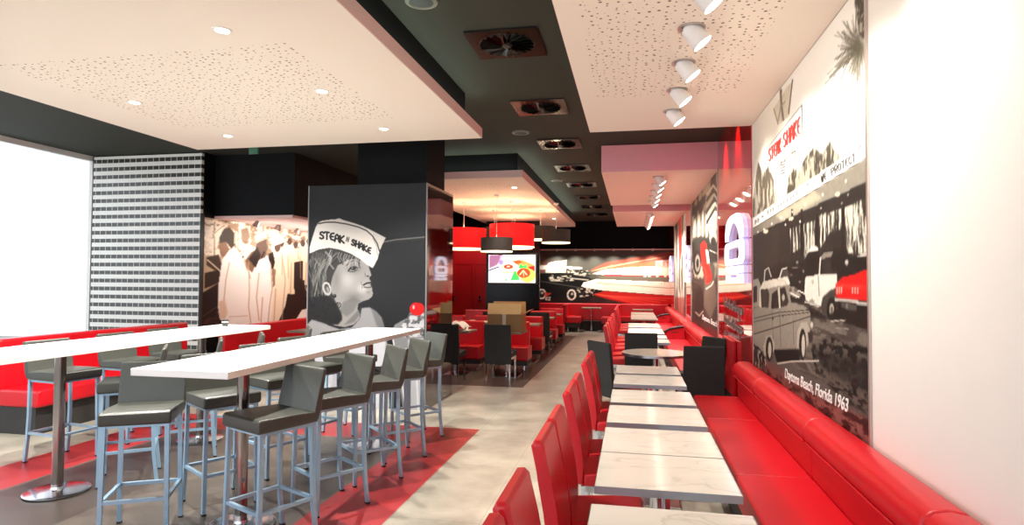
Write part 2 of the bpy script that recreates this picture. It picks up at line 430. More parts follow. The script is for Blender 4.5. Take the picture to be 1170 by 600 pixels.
# open daylight side of the room: glazed shop front on the left and behind the camera
def glazing():
    m = bpy.data.materials.new('window_glass'); m.use_nodes = True; nt = m.node_tree; nt.nodes.clear()
    o = nt.nodes.new('ShaderNodeOutputMaterial'); mx = nt.nodes.new('ShaderNodeMixShader'); mx.inputs[0].default_value = .06
    t = nt.nodes.new('ShaderNodeBsdfTransparent'); g = nt.nodes.new('ShaderNodeBsdfGlossy'); g.inputs['Roughness'].default_value = .02
    nt.links.new(t.outputs[0], mx.inputs[1]); nt.links.new(g.outputs[0], mx.inputs[2]); nt.links.new(mx.outputs[0], o.inputs[0])
    return m
M_glass = glazing()
def window(k, axis, fixed, spans, z0, z1):
    b = bmn(); g = bmn()
    for a0, a1 in spans:
        def bx(bb, p0, p1, q0, q1, t=.03):
            if axis == 'x': rbox(bb, (fixed-t, p0, q0), (fixed+t, p1, q1))
            else: rbox(bb, (p0, fixed-t, q0), (p1, fixed+t, q1))
        bx(b, a0, a0+.035, z0, z1); bx(b, a1-.035, a1, z0, z1); bx(b, a0, a1, z0, z0+.08); bx(b, a0, a1, z1-.08, z1)
        bx(g, a0+.035, a1-.035, z0+.08, z1-.08, .004)
    w = struct(build('window_%d' % k, b, M_lamp, smooth=False)); build('window_pane', g, M_glass, w, smooth=False)
window(1, 'x', -8.68, [(-3, -.2), (-.2, 2.65), (2.65, 5.5), (5.5, 8.42)], 0, CZ)
window(2, 'y', -2.97, [(-8.7, -6.2), (-6.2, -3.7), (-3.7, -1.2), (-1.2, 1.19)], 0, CZ)

# white slatted facing with rows of small dark tiles
f = thing('slatted_facing', 'white facing with rows of small dark tiles, beside the mural of workers', 'wall panel', (0, 0, 0))
def slat_mat():
    m = mat('white_slats_with_dark_tiles', (240, 238, 232), .25); nt = m.node_tree; b = nt.nodes['Principled BSDF']
    geo = nt.nodes.new('ShaderNodeNewGeometry'); xyz = nt.nodes.new('ShaderNodeSeparateXYZ'); nt.links.new(geo.outputs['Position'], xyz.inputs[0])
    outs = []
    for ch, pitch, off, frac in (('X', .107, 20.0, .94), ('Z', .1285, 10.02, .48)):
        a = nt.nodes.new('ShaderNodeMath'); a.operation = 'ADD'; a.inputs[1].default_value = off; nt.links.new(xyz.outputs[ch], a.inputs[0])
        d = nt.nodes.new('ShaderNodeMath'); d.operation = 'DIVIDE'; d.inputs[1].default_value = pitch; nt.links.new(a.outputs[0], d.inputs[0])
        f = nt.nodes.new('ShaderNodeMath'); f.operation = 'FRACT'; nt.links.new(d.outputs[0], f.inputs[0])
        l = nt.nodes.new('ShaderNodeMath'); l.operation = 'LESS_THAN'; l.inputs[1].default_value = frac; nt.links.new(f.outputs[0], l.inputs[0]); outs.append(l)
    mu = nt.nodes.new('ShaderNodeMath'); mu.operation = 'MULTIPLY'; nt.links.new(outs[0].outputs[0], mu.inputs[0]); nt.links.new(outs[1].outputs[0], mu.inputs[1])
    mx = nt.nodes.new('ShaderNodeMix'); mx.data_type = 'RGBA'; mx.inputs[6].default_value = lin((236, 234, 226))+(1,); mx.inputs[7].default_value = lin((58, 55, 48))+(1,)
    nt.links.new(mu.outputs[0], mx.inputs[0]); nt.links.new(mx.outputs[2], b.inputs['Base Color'])
    return m
b = bmn(); rbox(b, (-8.6, 8.36, .0), (-6.61, 8.415, 3.58)); build('tiled_panel', b, slat_mat(), f, smooth=False)
b = bmn(); rbox(b, (-6.61, 8.35, 0), (-6.59, 8.42, 2.62)); build('corner_trim', b, M_darkbase, f, smooth=False)

# ---- hanging ceiling panels
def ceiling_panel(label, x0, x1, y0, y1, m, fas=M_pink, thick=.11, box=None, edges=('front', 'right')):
    t = thing('ceiling_panel', label, 'ceiling panel')
    b = bmn(); rbox(b, (x0, y0, PZ), (x1, y1, PZ+thick)); build('board', b, m, t, smooth=False)
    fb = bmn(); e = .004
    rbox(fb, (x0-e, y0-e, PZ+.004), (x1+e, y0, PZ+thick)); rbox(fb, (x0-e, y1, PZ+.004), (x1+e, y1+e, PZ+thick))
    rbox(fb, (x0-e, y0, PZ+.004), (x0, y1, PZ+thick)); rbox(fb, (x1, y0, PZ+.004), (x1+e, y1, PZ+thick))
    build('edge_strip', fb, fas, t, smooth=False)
    if box:
        b = bmn(); rbox(b, (box[0], box[2], PZ+thick), (box[1], box[3], CZ)); build('upstand', b, M_blackwall, t, smooth=False)
    return t
M_p1 = perforated('perforated_board_left', CREAM, -4.65, -2.27, 3.67, 5.6)
M_p2 = perforated('perforated_board_right', CREAM, -.30, .85, 0, 5.3)
M_p3 = perforated('perforated_board_booths', CREAM, -3.7, -2.0, 9.6, 17.4)
M_p4 = mat('plain_board', (240, 220, 210), .75, var=.01)
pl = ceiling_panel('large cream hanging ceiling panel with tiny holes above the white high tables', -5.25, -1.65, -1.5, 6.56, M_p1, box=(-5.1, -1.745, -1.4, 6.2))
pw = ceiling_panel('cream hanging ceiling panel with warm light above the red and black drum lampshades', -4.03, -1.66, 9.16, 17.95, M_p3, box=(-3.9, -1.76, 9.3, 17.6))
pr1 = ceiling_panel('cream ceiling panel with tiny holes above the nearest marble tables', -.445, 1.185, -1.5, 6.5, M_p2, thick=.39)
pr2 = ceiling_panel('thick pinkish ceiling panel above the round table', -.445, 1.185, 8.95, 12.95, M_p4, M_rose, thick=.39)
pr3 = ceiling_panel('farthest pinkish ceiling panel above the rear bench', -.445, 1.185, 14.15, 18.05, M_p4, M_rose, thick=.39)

# ---- recessed downlights of the left panel and of the warm panel
def mk_down():
    t = thing('recessed_downlight', '', 'ceiling light')
    b = bmn(); lathe(b, [(.062, 0), (.062, -.006), (.045, -.008), (.042, 0)], 28); build('trim_ring', b, M_lamp, t)
    b = bmn(); lathe(b, [(0, -.003), (.043, -.003)], 24); build('lens', b, M_led, t, smooth=False)
    return t
DOWN = Maker(mk_down)
dl = [(-2.56, 3.40, 'nearest the camera in the row above the near white high table'), (-2.56, 4.67, 'inside the perforated field above the near high table'),
      (-2.56, 5.965, 'at the far right corner of the large cream panel'), (-4.39, 5.96, 'at the far left of the large cream panel'),
      (-4.39, 4.67, 'in the left margin above the far white high table'), (-4.39, 3.4, 'nearest the window wall')]
for x, y, w in dl:
    DOWN.put((x, y, PZ), 0, 'round recessed downlight ' + w, 'downlights in the cream panel')
    light('downlight_beam', 'SPOT', (x, y, PZ-.03), 250, (1, .96, .89), (x, y, 0), spot_size=R(125), spot_blend=.5, shadow_soft_size=.025)
for x, y, w in ((-1.975, 10.15, 'near the front corner of the warm panel over the booths'), (-1.98, 15.5, 'near the rear corner of the warm panel over the booths')):
    DOWN.put((x, y, PZ), 0, 'round recessed downlight ' + w, 'downlights in the warm panel')
    light('downlight_beam', 'SPOT', (x, y, PZ-.03), 110, (1, .9, .8), (x, y, 0), spot_size=R(110), spot_blend=.5, shadow_soft_size=.05)

# ---- swivelling white spotlights that wash the right-hand wall
def mk_spot():
    t = thing('swivel_spotlight', '', 'spotlight')
    b = bmn(); lathe(b, [(.085, 0), (.085, -.008), (.062, -.008), (.062, 0)], 28); build('ceiling_ring', b, M_silver, t)
    M = Matrix.Translation((0, 0, -.02)) @ Matrix.Rotation(R(-38), 4, 'Y')
    b = bmn(); lathe(b, [(0, .035), (.05, .035), (.058, .02), (.066, -.105), (.062, -.11), (.058, -.106)], 28, M); h = build('lamp_head', b, M_lamp, t)
    b = bmn(); lathe(b, [(0, -.116), (.045, -.112), (.06, -.107)], 24, M); build('lens', b, M_led, h, smooth=False)
    b = bmn(); rbox(b, (-.06, -.004, -.03), (-.052, .004, .0)); rbox(b, (-.062, -.03, -.03), (-.054, .03, -.022)); build('bracket', b, M_silver, t)
    return t
SPOT = Maker(mk_spot)
sp = [(2.75, 'nearest the camera, cut by the photo edge', 0)]
near = [3.36, 3.90, 4.52, 5.16, 5.80]
wn = ['cut by the top edge', 'second one down', 'third one down', 'fourth one down', 'last before the dark gap']
for y, w in [(2.75, 'above the near bench')]+list(zip(near, wn)):
    SPOT.put((.36, y, PZ), 0, 'white swivel spotlight aimed at the street mural, ' + w, 'spotlights washing the street mural')
    light('wall_wash', 'SPOT', (.44, y, PZ-.16), 46, (1, .95, .86), (1.19, y, 2.0), spot_size=R(95), spot_blend=.7, shadow_soft_size=.05)
for k in range(5):
    y = 9.45+.71*k
    SPOT.put((.38, y, PZ), 0, 'small white swivel spotlight over the round table area, %s of five' % ['nearest', 'second', 'third', 'fourth', 'farthest'][k], 'spotlights on the second ceiling panel')
    light('wall_wash', 'SPOT', (.46, y, PZ-.16), 125, (1, .94, .88), (1.1, y, 1.2), spot_size=R(115), spot_blend=.7, shadow_soft_size=.05)
for k in range(5):
    y = 14.6+.71*k
    SPOT.put((.38, y, PZ), 0, 'tiny white swivel spotlight on the farthest panel, %s of five' % ['nearest', 'second', 'third', 'fourth', 'farthest'][k], 'spotlights on the farthest ceiling panel')
    light('wall_wash', 'SPOT', (.46, y, PZ-.16), 125, (1, .94, .88), (1.1, y, 1.2), spot_size=R(115), spot_blend=.7, shadow_soft_size=.05)

# ---- square swirl air vents in the dark ceiling
def mk_vent():
    t = thing('ceiling_vent', '', 'air vent')
    b = bmn(); rbox(b, (-.295, -.295, -.012), (.295, .295, 0)); build('dark_plate', b, M_ventdark, t, smooth=False)
    # plate with round opening
    b = bmn(); n = 48; inner = []; outer = []
    for k in range(n):
        a = 2*PI*k/n; c, s = math.cos(a), math.sin(a); q = .3/max(abs(c), abs(s))
        inner.append(b.verts.new((c*.235, s*.235, -.016))); outer.append(b.verts.new((c*q, s*q, -.016)))
    for k in range(n): b.faces.new((inner[k], inner[(k+1) % n], outer[(k+1) % n], outer[k]))
    build('face_plate', b, M_ventm, t, smooth=False)
    b = bmn()
    for k in range(20):
        a = 2*PI*k/20; M = Matrix.Rotation(a, 4, 'Z') @ Matrix.Translation((.135, 0, -.022)) @ Matrix.Rotation(R(38), 4, 'X')
        rbox(b, (-.085, -.022, -.001), (.088, .022, .001), M=M)
    build('swirl_blades', b, M_ventm, t, smooth=False)
    b = bmn(); lathe(b, [(0, -.036), (.035, -.034), (.05, -.016)], 24); build('hub', b, M_ventdark, t)
    return t
VENT = Maker(mk_vent)
wv = ['nearest the camera', 'second from the camera', 'third from the camera', 'fourth from the camera', 'fifth from the camera', 'sixth from the camera', 'seventh from the camera', 'farthest one, by the rear wall']
for k in range(8):
    VENT.put((-1.03, 4.93+1.9*k, CZ-.001), 0, 'square swirl air vent in the dark ceiling, ' + wv[k], 'air vents along the dark ceiling')
def mk_spk():
    t = thing('ceiling_speaker', '', 'speaker')
    b = bmn(); lathe(b, [(.0, -.012), (.085, -.012), (.09, -.02), (.115, -.016), (.118, 0)], 32); build('ring', b, M_ceil if False else mat('speaker_grey', (120, 122, 110), .5), t)
    b = bmn(); lathe(b, [(0, -.014), (.084, -.014)], 28); build('grille', b, M_ventdark, t, smooth=False)
    return t
SPK = Maker(mk_spk)
for y, w in ((4.06, 'cut by the top of the photo'), (7.97, 'beside the second air vent'), (11.95, 'beside the fourth air vent')):
    SPK.put((-1.47, y, CZ), 0, 'round grey ceiling speaker in the dark ceiling, ' + w, 'round ceiling speakers')
# emergency exit sign below the left panel's far edge
t = thing('exit_sign', 'small green exit sign hanging under the far edge of the cream ceiling panel', 'exit sign', (-4.52, 6.62, 3.185))
b = bmn(); rbox(b, (-.06, -.012, -.05), (.06, .012, .05)); build('sign_plate', b, M_exit, t)
b = bmn(); rbox(b, (-.012, -.004, .05), (.012, .004, .435)); build('hanging_rod', b, M_silver, t)
# ---- light sources of the coves, gap and pendants
for x, y0, y1 in ((-1.69, 0, 6.4), (-1.70, 9.3, 17.6)):
    light('cove_strip', 'AREA', (x, (y0+y1)/2, PZ+.13), 9 if y0 == 0 else 13, (.86, 1, .86), (x, (y0+y1)/2, 9), shape='RECTANGLE', size=.03, size_y=(y1-y0))
light('cove_strip', 'AREA', (-3.4, 6.5, PZ+.13), 3, (.86, 1, .86), (-3.4, 6.5, 9), shape='RECTANGLE', size=3, size_y=.03)
light('cove_strip', 'AREA', (-2.9, 9.2, PZ+.13), 4, (.86, 1, .86), (-2.9, 9.2, 9), shape='RECTANGLE', size=2.2, size_y=.03)

# ================================================================== PRINTED MURALS
# ---- street mural on the right wall
c = Canvas(3.42, 6.46, .74, 3.195, .0085, .0085, X=1.183)
c.fill((250, 248, 242))
c.poly([(861, 140), (900, 96), (890, 190), (861, 240)], (236, 228, 212), .5, 10)
# trees behind the canopy
c.tex([(860, 230), (866, 185), (872, 198), (878, 190), (884, 205), (890, 240), (890, 262), (860, 262)], (120, 112, 98), (200, 192, 176), 9, 5, seed=3, b=3)
c.tex([(897, 236), (900, 205), (906, 190), (912, 196), (920, 180), (930, 168), (940, 176), (948, 160), (952, 170), (960, 178), (966, 186), (940, 205), (920, 228), (900, 244)], (96, 90, 78), (190, 184, 168), 14, 8, seed=4, b=3)
c.poly([(893, 190), (896.5, 190), (895.5, 240), (893, 240)], (252, 250, 246))
for k in range(5): c.line([(892.5, 186+k*3.2), (897, 184+k*3.2)], 1.4, (70, 66, 60))
c.line([(887, 193), (911, 168)], 1.1, (120, 115, 105)); c.line([(905, 176), (909, 172), (909, 186)], 1.2, (90, 85, 78))
# sign
c.poly([(878, 168), (916, 120), (917, 163), (879, 197)], (255, 254, 250))
c.line([(878, 168), (916, 120)], .8, (150, 146, 138)); c.line([(916, 120), (917, 163)], 1.0, (90, 86, 80)); c.line([(917, 163), (879, 196)], .7, (150, 146, 138))
c.text('STEAK', [(878, 171.5), (892.5, 157.5), (892.8, 173), (878.4, 185)], 1.7, (236, 60, 50))
c.text('SHAKE', [(894.5, 154), (914.5, 133), (914.8, 152), (894.8, 169.5)], 1.9, (236, 60, 50))
c.ell(893.6, 162.5, .7, 1.4, (236, 60, 50))
# small figure panel above the sign
c.poly([(884, 124), (899, 100), (906, 92), (902, 132), (890, 142)], (214, 206, 188), .8, 2)
c.line([(905.5, 91), (901, 130)], 1.2, (100, 94, 84)); c.line([(884, 124), (889, 142)], 1, (150, 142, 126))
c.line([(892, 106), (893, 122), (895, 137)], 2.4, (140, 132, 118)); c.ell(892.3, 104, 1.3, 2.4, (120, 112, 100)); c.line([(889, 138), (892, 122), (897, 116)], 1.2, (170, 160, 144))
# palm
rng = np.random.RandomState(5)
for k in range(80):
    a = rng.uniform(R(78), R(262)); L = rng.uniform(16, 42); x0, y0 = 982+rng.uniform(-4, 4), 55+rng.uniform(-6, 6)
    L *= 1.25 if a < R(150) else .8
    x1, y1 = x0+L*math.cos(a)*.95, y0+L*math.sin(a)*1.25
    g = rng.choice([92, 120, 150, 176]); c.line([(x0, y0), ((x0+x1)/2-1, (y0+y1)/2-1), (x1, y1)], rng.uniform(.5, 1.3), (g, g-6, g-20), .9)
c.glow(981, 56, 10, 16, (104, 100, 84), .9)
c.tex([(976, 0), (1000, -30), (1000, 60), (982, 40), (979, 20)], (70, 66, 56), (190, 184, 168), 16, 16, seed=8, b=2)
for x in (979, 983, 987): c.line([(x, -20), (x-1.5, 38)], .9, (96, 90, 78))
# canopy
c.poly([(859, 250), (1000, 155), (1000, 174), (859, 262)], (252, 251, 248), 1, 1)
c.poly([(859, 262), (1000, 174), (1000, 203), (920, 240), (859, 270)], (156, 150, 138), 1, 1)
c.poly([(885, 246), (930, 218), (940, 226), (895, 254)], (214, 206, 182), .7, 6)
c.line([(859, 262), (1000, 174)], .9, (110, 104, 94))
c.text('WE', [(937.5, 200.5), (944.5, 196), (945, 204), (938, 209)], 1.3, (60, 56, 50))
c.text('PROTECT', [(949, 193), (977, 175), (977.5, 184), (949.5, 201)], 1.35, (50, 46, 42))
c.line([(981, 170), (984, 166)], 1.2, (60, 56, 50)); c.line([(922, 212), (923.5, 209)], 1.3, (90, 86, 78)); c.line([(870.5, 248), (872, 247)], 1.3, (110, 104, 94))
for x, y in ((877, 243), (880, 241), (883, 239.5), (889, 236), (892, 234), (895, 232), (899, 229.5), (903, 227), (906, 224.5), (910, 221.5), (863, 254), (866, 252)):
    c.line([(x, y-2.4), (x, y+2.4)], .8, (110, 104, 92)); c.line([(x+1.1, y-2.4), (x+1.1, y+.6)], .7, (150, 144, 132))
# dark interior below the canopy, bright street seen through it
c.poly([(859, 270), (920, 240), (1000, 203), (1000, 372), (859, 372)], (58, 54, 50), 1, 1)
c.poly([(860, 270), (890, 258), (888, 330), (860, 345)], (74, 70, 64), .8, 8)
for pts in ([(902, 262), (914, 257), (914, 285), (903, 290)], [(918, 256), (931, 252), (931, 284), (919, 296)], [(936, 246), (961, 238), (962, 262), (948, 266), (937, 285)], [(965, 237), (1000, 222), (1000, 290), (968, 290)]):
    c.tex(pts, (66, 62, 56), (222, 216, 202), 26, 6, thr=.5, seed=len(pts)+int(pts[0][0]), sharp=6)
for x in (916, 933.5, 963, 905): c.line([(x, 240), (x, 292)], 2.2, (38, 35, 33))
for x, y in ((966.5, 207), (940, 222.5), (920, 233.5), (905, 242), (892.5, 249), (882, 256), (873, 262), (866, 265), (969, 222.5), (962, 232), (938, 238), (914, 253), (897.5, 257)):
    c.ell(x, y, 1.1, 1.1, (255, 252, 240))
for x, y in ((957, 222), (904, 250), (875, 264.5)): c.ell(x, y, 3.2, 2.2, (232, 224, 200), 1, 1, -.4)
# road
c.poly([(859, 352), (930, 350), (1000, 362), (1000, 540), (859, 440)], (112, 104, 97), 1, 2)
c.tex([(900, 345), (1000, 356), (1000, 460), (915, 425), (880, 395)], (88, 80, 74), (138, 130, 120), 4, 22, seed=11, a=.8, b=2)
c.tex([(926, 395), (950, 385), (1000, 400), (1000, 480), (960, 455), (932, 424)], (30, 28, 26), (112, 104, 96), 9, 26, thr=.5, seed=12, a=1, b=2)
c.tex([(928, 400), (1000, 415), (1000, 455), (940, 420)], (26, 24, 23), (50, 46, 44), 12, 30, seed=13, a=.65, b=6)
c.poly([(872, 410), (905, 428), (960, 462), (1000, 482), (1000, 540), (859, 470), (859, 415)], (134, 96, 90), .8, 3)
c.tex([(870, 418), (940, 458), (1000, 482), (1000, 540), (930, 500), (862, 450)], (62, 34, 32), (150, 104, 96), 6, 22, thr=.5, seed=14, a=.9, b=2)
# dark distant cars
c.poly([(876, 322), (880, 308), (886, 303), (906, 298), (922, 300), (924, 338), (900, 350), (870, 345)], (44, 41, 39), 1, 2)
for x, y, w in ((908, 306, 3), (911, 300, 1.6), (904, 314, 1.4), (914, 322, 1.6), (918, 310, 1.2)): c.ell(x, y, w, 1.2, (170, 164, 152))
c.poly([(872, 318), (875, 308), (879, 306), (882, 316), (884, 326), (880, 330), (873, 325)], (70, 66, 62)); c.line([(873, 324), (874, 309), (878, 306), (881, 316)], 1.2, (210, 204, 192))
c.poly([(889, 322), (893, 307), (899, 305), (902, 318), (902, 326), (893, 328)], (90, 86, 82)); c.line([(890, 320), (893.5, 308), (899, 306)], 1.4, (222, 216, 204)); c.poly([(888, 318), (900, 316), (903, 325), (892, 330)], (236, 230, 218))
c.poly([(899, 326), (908, 328), (916, 338), (910, 341), (900, 336)], (170, 164, 154)); c.line([(902, 334), (913, 340)], 1.6, (240, 236, 226)); c.line([(912, 332), (920, 336)], 1.6, (236, 230, 220))
for x in (903, 909): c.ell(x, 331.5, 1.9, 2.4, (120, 114, 106))
# pickup truck
c.poly([(921, 296), (925, 284), (934, 282), (936, 292), (934, 318), (921, 318)], (32, 30, 29), 1, 1)
c.poly([(922, 288), (926, 282.5), (934, 281.5), (935, 286), (924, 288)], (232, 228, 216))
c.poly([(937, 294), (940, 287), (955, 284), (968, 287), (974, 300), (976, 318), (957, 320), (955, 314), (937, 314)], (36, 34, 33), 1, 1)
c.poly([(936, 296), (941, 289), (952, 287), (950, 293), (938, 297)], (150, 144, 134)); c.poly([(940, 298), (950, 296), (951, 313), (939, 314)], (62, 58, 54))
c.line([(937.5, 295), (936, 316)], 1.6, (226, 220, 208)); c.ell(967.5, 300, 2.2, 3, (206, 200, 190))
c.poly([(920, 318), (922, 315), (956, 313), (957, 328), (950, 335), (944, 350), (936, 350), (921, 344), (919, 335)], (232, 227, 216), 1, 1)
c.line([(935, 316), (936, 338)], 1.0, (150, 144, 134)); c.ell(928.5, 322, 1.3, 3, (190, 184, 172)); c.ell(927.5, 345, 3, 3, (170, 164, 152)); c.line([(920, 345), (935, 350)], 2, (196, 190, 178))
c.poly([(938, 350), (940, 340), (948, 332), (956, 329), (957, 340), (950, 345), (946, 360), (940, 358)], (84, 79, 74), 1, 1)
c.ell(950, 353, 5.4, 12.5, (30, 28, 27)); c.ell(950.3, 354, 2.7, 7.4, (196, 190, 178)); c.ell(950.3, 354, 1.5, 4, (120, 114, 106))
c.poly([(924, 350), (945, 362), (958, 352), (958, 366), (926, 362)], (28, 26, 25), .9, 3)
# red car
c.poly([(955, 325), (962, 317), (978, 313), (986, 309), (1000, 306), (1000, 346), (955, 340)], (226, 34, 34), 1, 1)
c.poly([(955, 325), (990, 326), (1000, 324), (1000, 330), (955, 330)], (242, 70, 62), 1, 1)
for x in (956.5, 959, 961.5, 974, 977, 980): c.line([(x, 329), (x, 335)], 1.3, (255, 190, 180))
c.poly([(954, 340), (1000, 347), (1000, 351), (954, 344)], (222, 216, 208)); c.poly([(957, 344), (1000, 351), (1000, 380), (957, 366)], (32, 29, 28), 1, 1)
c.poly([(961, 345), (979, 348), (979, 356), (961, 352)], (96, 92, 86)); c.poly([(972, 296), (984, 291), (1000, 288), (1000, 306), (978, 310)], (30, 28, 28)); c.poly([(973, 293), (986, 290), (1000, 285), (1000, 289), (986, 293)], (226, 220, 210))
c.text('60', [(966, 347), (973, 348), (973, 353), (966, 352)], 1, (150, 146, 138))
c.line([(950, 367), (966, 366)], 1.6, (190, 184, 172)); c.line([(955, 375), (969, 376)], 1.2, (160, 152, 142))
# small pale saloon
c.poly([(860, 320), (866, 318), (869, 325), (868, 350), (860, 352)], (176, 170, 158)); c.poly([(860, 328), (865, 327), (865, 345), (860, 346)], (60, 56, 52))
c.poly([(861, 352), (867, 350), (868, 330), (872, 322), (884, 319), (896, 320), (901, 328), (904, 345), (920, 350), (926, 358), (926, 372), (925, 384), (920, 388), (917, 398), (914, 400), (860, 402)], (164, 157, 145), 1, 1)
c.poly([(868, 330), (872, 322), (884, 319), (896, 320), (899, 326), (884, 328), (878, 330), (872, 352), (867, 350)], (226, 220, 206), 1, 1)
c.poly([(869, 331), (877, 330), (879, 336), (878, 352), (870, 351)], (78, 74, 68)); c.poly([(882, 336), (888, 331), (890, 352), (881, 353)], (50, 47, 44)); c.poly([(891, 330), (897, 328), (901, 345), (899, 349), (892, 351)], (64, 60, 56)); c.ell(895, 340, 1.8, 4, (190, 184, 172))
c.line([(890, 329), (891, 352)], 1.4, (226, 220, 206))
c.line([(861, 364), (890, 357), (926, 354)], .9, (52, 48, 45)); c.line([(861, 368), (890, 361), (924, 357)], .8, (60, 56, 52)); c.line([(861, 382), (900, 370), (927, 361)], 1.2, (70, 66, 60))
c.line([(891, 353), (892, 396)], .7, (120, 114, 104)); c.line([(882, 355), (884, 398)], .6, (130, 124, 114)); c.line([(906, 366), (907, 394)], .6, (120, 114, 104))
c.ell(883, 364, 1.2, .9, (60, 56, 52)); c.ell(894.5, 361, 1.2, .9, (60, 56, 52))
c.poly([(910, 402), (911, 378), (916, 368), (922, 368), (925, 376), (926, 388), (920, 400)], (192, 184, 170)); c.ell(917, 394, 4, 18, (34, 32, 30)); c.ell(917.8, 395, 2.1, 13, (206, 200, 186))
c.poly([(872, 396), (876, 384), (881, 383), (885, 392), (885, 402), (873, 408)], (190, 182, 168)); c.ell(879, 399, 4, 14, (34, 32, 30)); c.ell(879.5, 400, 2, 9.5, (206, 200, 186))
c.poly([(923, 380), (928, 378), (929, 390), (924, 392)], (70, 66, 62)); c.ell(927.5, 371, 1.6, 4, (210, 204, 192))
c.poly([(884, 400), (913, 399), (914, 412), (888, 414)], (26, 24, 24), 1, 2); c.line([(889, 415.5), (905, 413), (935, 412.5)], 1.7, (214, 206, 196))
c.tex([(860, 392), (868, 398), (874, 408), (876, 418), (868, 424), (860, 416)], (34, 30, 28), (190, 182, 168), 14, 14, thr=.6, seed=21, b=1)
# speckle of the print
g = (c.n(40, 40, 30, 2)-.5)[..., None]*14; c.c = np.where(c.c < 235, c.c+g, c.c)
mural1 = thing('street_mural', 'large black and white street mural with old cars and a drive-in sign', 'mural')
c.mesh('printed_picture', M_print, mural1)
for lo_, hi_ in (((1.178, 3.40, .74), (1.192, 3.42, 3.2)), ((1.178, 6.455, .74), (1.192, 6.47, 3.2))): b = bmn(); rbox(b, lo_, hi_); build('edge_trim', b, M_silver, mural1, smooth=False)

def wall_text(name, txt, y_left, y_right, z, h, m, X, shear=.25, parent=None, depth=.0015, z2=None, bold=0):
    cu = bpy.data.curves.new(name, 'FONT'); cu.body = txt; cu.size = 1; cu.shear = shear; cu.extrude = depth; cu.offset = bold
    tmp = bpy.data.objects.new(name, cu); COL.objects.link(tmp)
    bpy.context.view_layer.update()
    me = bpy.data.meshes.new_from_object(tmp.evaluated_get(bpy.context.evaluated_depsgraph_get()))
    bpy.data.objects.remove(tmp); bpy.data.curves.remove(cu)
    xs_ = [v.co.x for v in me.vertices]; w = max(xs_)-min(xs_); sx = (y_left-y_right)/w; x0 = min(xs_)
    for v in me.vertices:
        x = (v.co.x-x0)*sx; yy = v.co.y*h/.72; zz = v.co.z
        v.co = (X-zz, y_left-x, z+yy+((z2-z)*(x/(y_left-y_right)) if z2 is not None else 0))
    # one object for each word
    iv = sorted((min(me.vertices[i].co.y for i in p.vertices), max(me.vertices[i].co.y for i in p.vertices)) for p in me.polygons)
    words = []
    for lo, hi in iv:
        if words and lo <= words[-1][1]+.14*sx: words[-1][1] = max(words[-1][1], hi)
        else: words.append([lo, hi])
    for lo, hi in words:
        q = bmesh.new(); q.from_mesh(me)
        bmesh.ops.delete(q, geom=[v for v in q.verts if not lo-1e-5 <= v.co.y <= hi+1e-5], context='VERTS')
        m2 = bpy.data.meshes.new(name); q.to_mesh(m2); q.free(); m2.materials.clear(); m2.materials.append(m)
        o = bpy.data.objects.new(name, m2); COL.objects.link(o); o.parent = parent
    bpy.data.meshes.remove(me)
wall_text('caption_lettering', 'Daytona Beach, Florida 1963', 5.17, 3.72, .862, .078, M_letter, 1.180, .2, mural1, z2=.892, bold=.012)

# ---- second and third murals along the right wall
c = Canvas(8.95, 12.95, .8, 3.195, .02, .014, X=1.183)
c.fill((128, 120, 106))
c.tex([(785, 190), (830, 180), (830, 400), (785, 400)], (96, 90, 80), (186, 178, 160), 2, 3, seed=31, b=1)
for k in range(7): c.line([(808-k*.4, 222+k*7), (815+k*.5, 212+k*5), (822, 222+k*6)], 2.2, (214, 206, 188) if k % 2 == 0 else (70, 66, 60))
c.poly([(791, 240), (806, 222), (806, 232), (791, 248)], (70, 66, 60), 1, 2); c.poly([(791, 252), (806, 238), (808, 268), (791, 272)], (200, 194, 178), .8, 3)
for x in (796, 801, 805): c.line([(x, 240), (x, 275)], 1.1, (84, 80, 72))
c.poly([(791, 276), (800, 270), (822, 275), (822, 300), (791, 300)], (66, 62, 56), 1, 3); c.ell(815, 272, 4.5, 9, (190, 184, 168), 1, 2); c.ell(815, 277, 3, 6, (60, 56, 50), 1, 1); c.line([(811, 286), (822, 291)], 1, (220, 214, 200))
c.ell(796.5, 300, 4.5, 14, (44, 40, 38), 1, 1); c.ell(797, 301, 3, 10, (158, 150, 138), 1, 1); c.ell(797, 301, 1.5, 5, (50, 46, 42), 1, 1)
c.poly([(791, 318), (822, 318), (822, 392), (791, 380)], (88, 66, 58), 1, 6); c.poly([(805, 320), (816, 318), (820, 345), (812, 365), (804, 350)], (140, 124, 110), .8, 8)
c.ell(799, 350, 5, 24, (58, 40, 36), .9, 3); c.line([(795, 357), (799, 361), (803, 356)], 2, (176, 160, 146))
c.poly([(800, 280), (804, 275), (807, 278), (811, 305), (814, 316), (811, 323), (807, 325), (803, 310), (801, 295)], (224, 52, 40), 1, 1); c.poly([(806, 285), (809, 286), (811, 300), (808, 302)], (244, 226, 214)); c.line([(801, 303), (806, 308), (807, 320)], 1.4, (244, 90, 74)); c.line([(807, 330), (813, 326), (815, 322)], 1.6, (232, 222, 208))
c.poly([(791, 372), (822, 378), (822, 400), (791, 392)], (120, 40, 36), .8, 6)
mural2 = thing('garage_mural', 'grey mural with a red fuel nozzle, on the wall between two red glass panels', 'mural')
c.mesh('printed_picture', M_print, mural2)
for lo_, hi_ in (((1.165, 8.925, .62), (1.192, 8.955, 3.2)), ((1.165, 12.945, .62), (1.192, 12.965, 3.2))): b = bmn(); rbox(b, lo_, hi_); build('edge_trim', b, M_silver, mural2, smooth=False)
wall_text('caption_lettering', 'Daytona Beach', 11.0, 9.1, .965, .085, M_letter, 1.180, .2, mural2, bold=.01)
c = Canvas(14.15, 18.05, .8, 3.195, .04, .02, X=1.183)
c.fill((168, 158, 144))
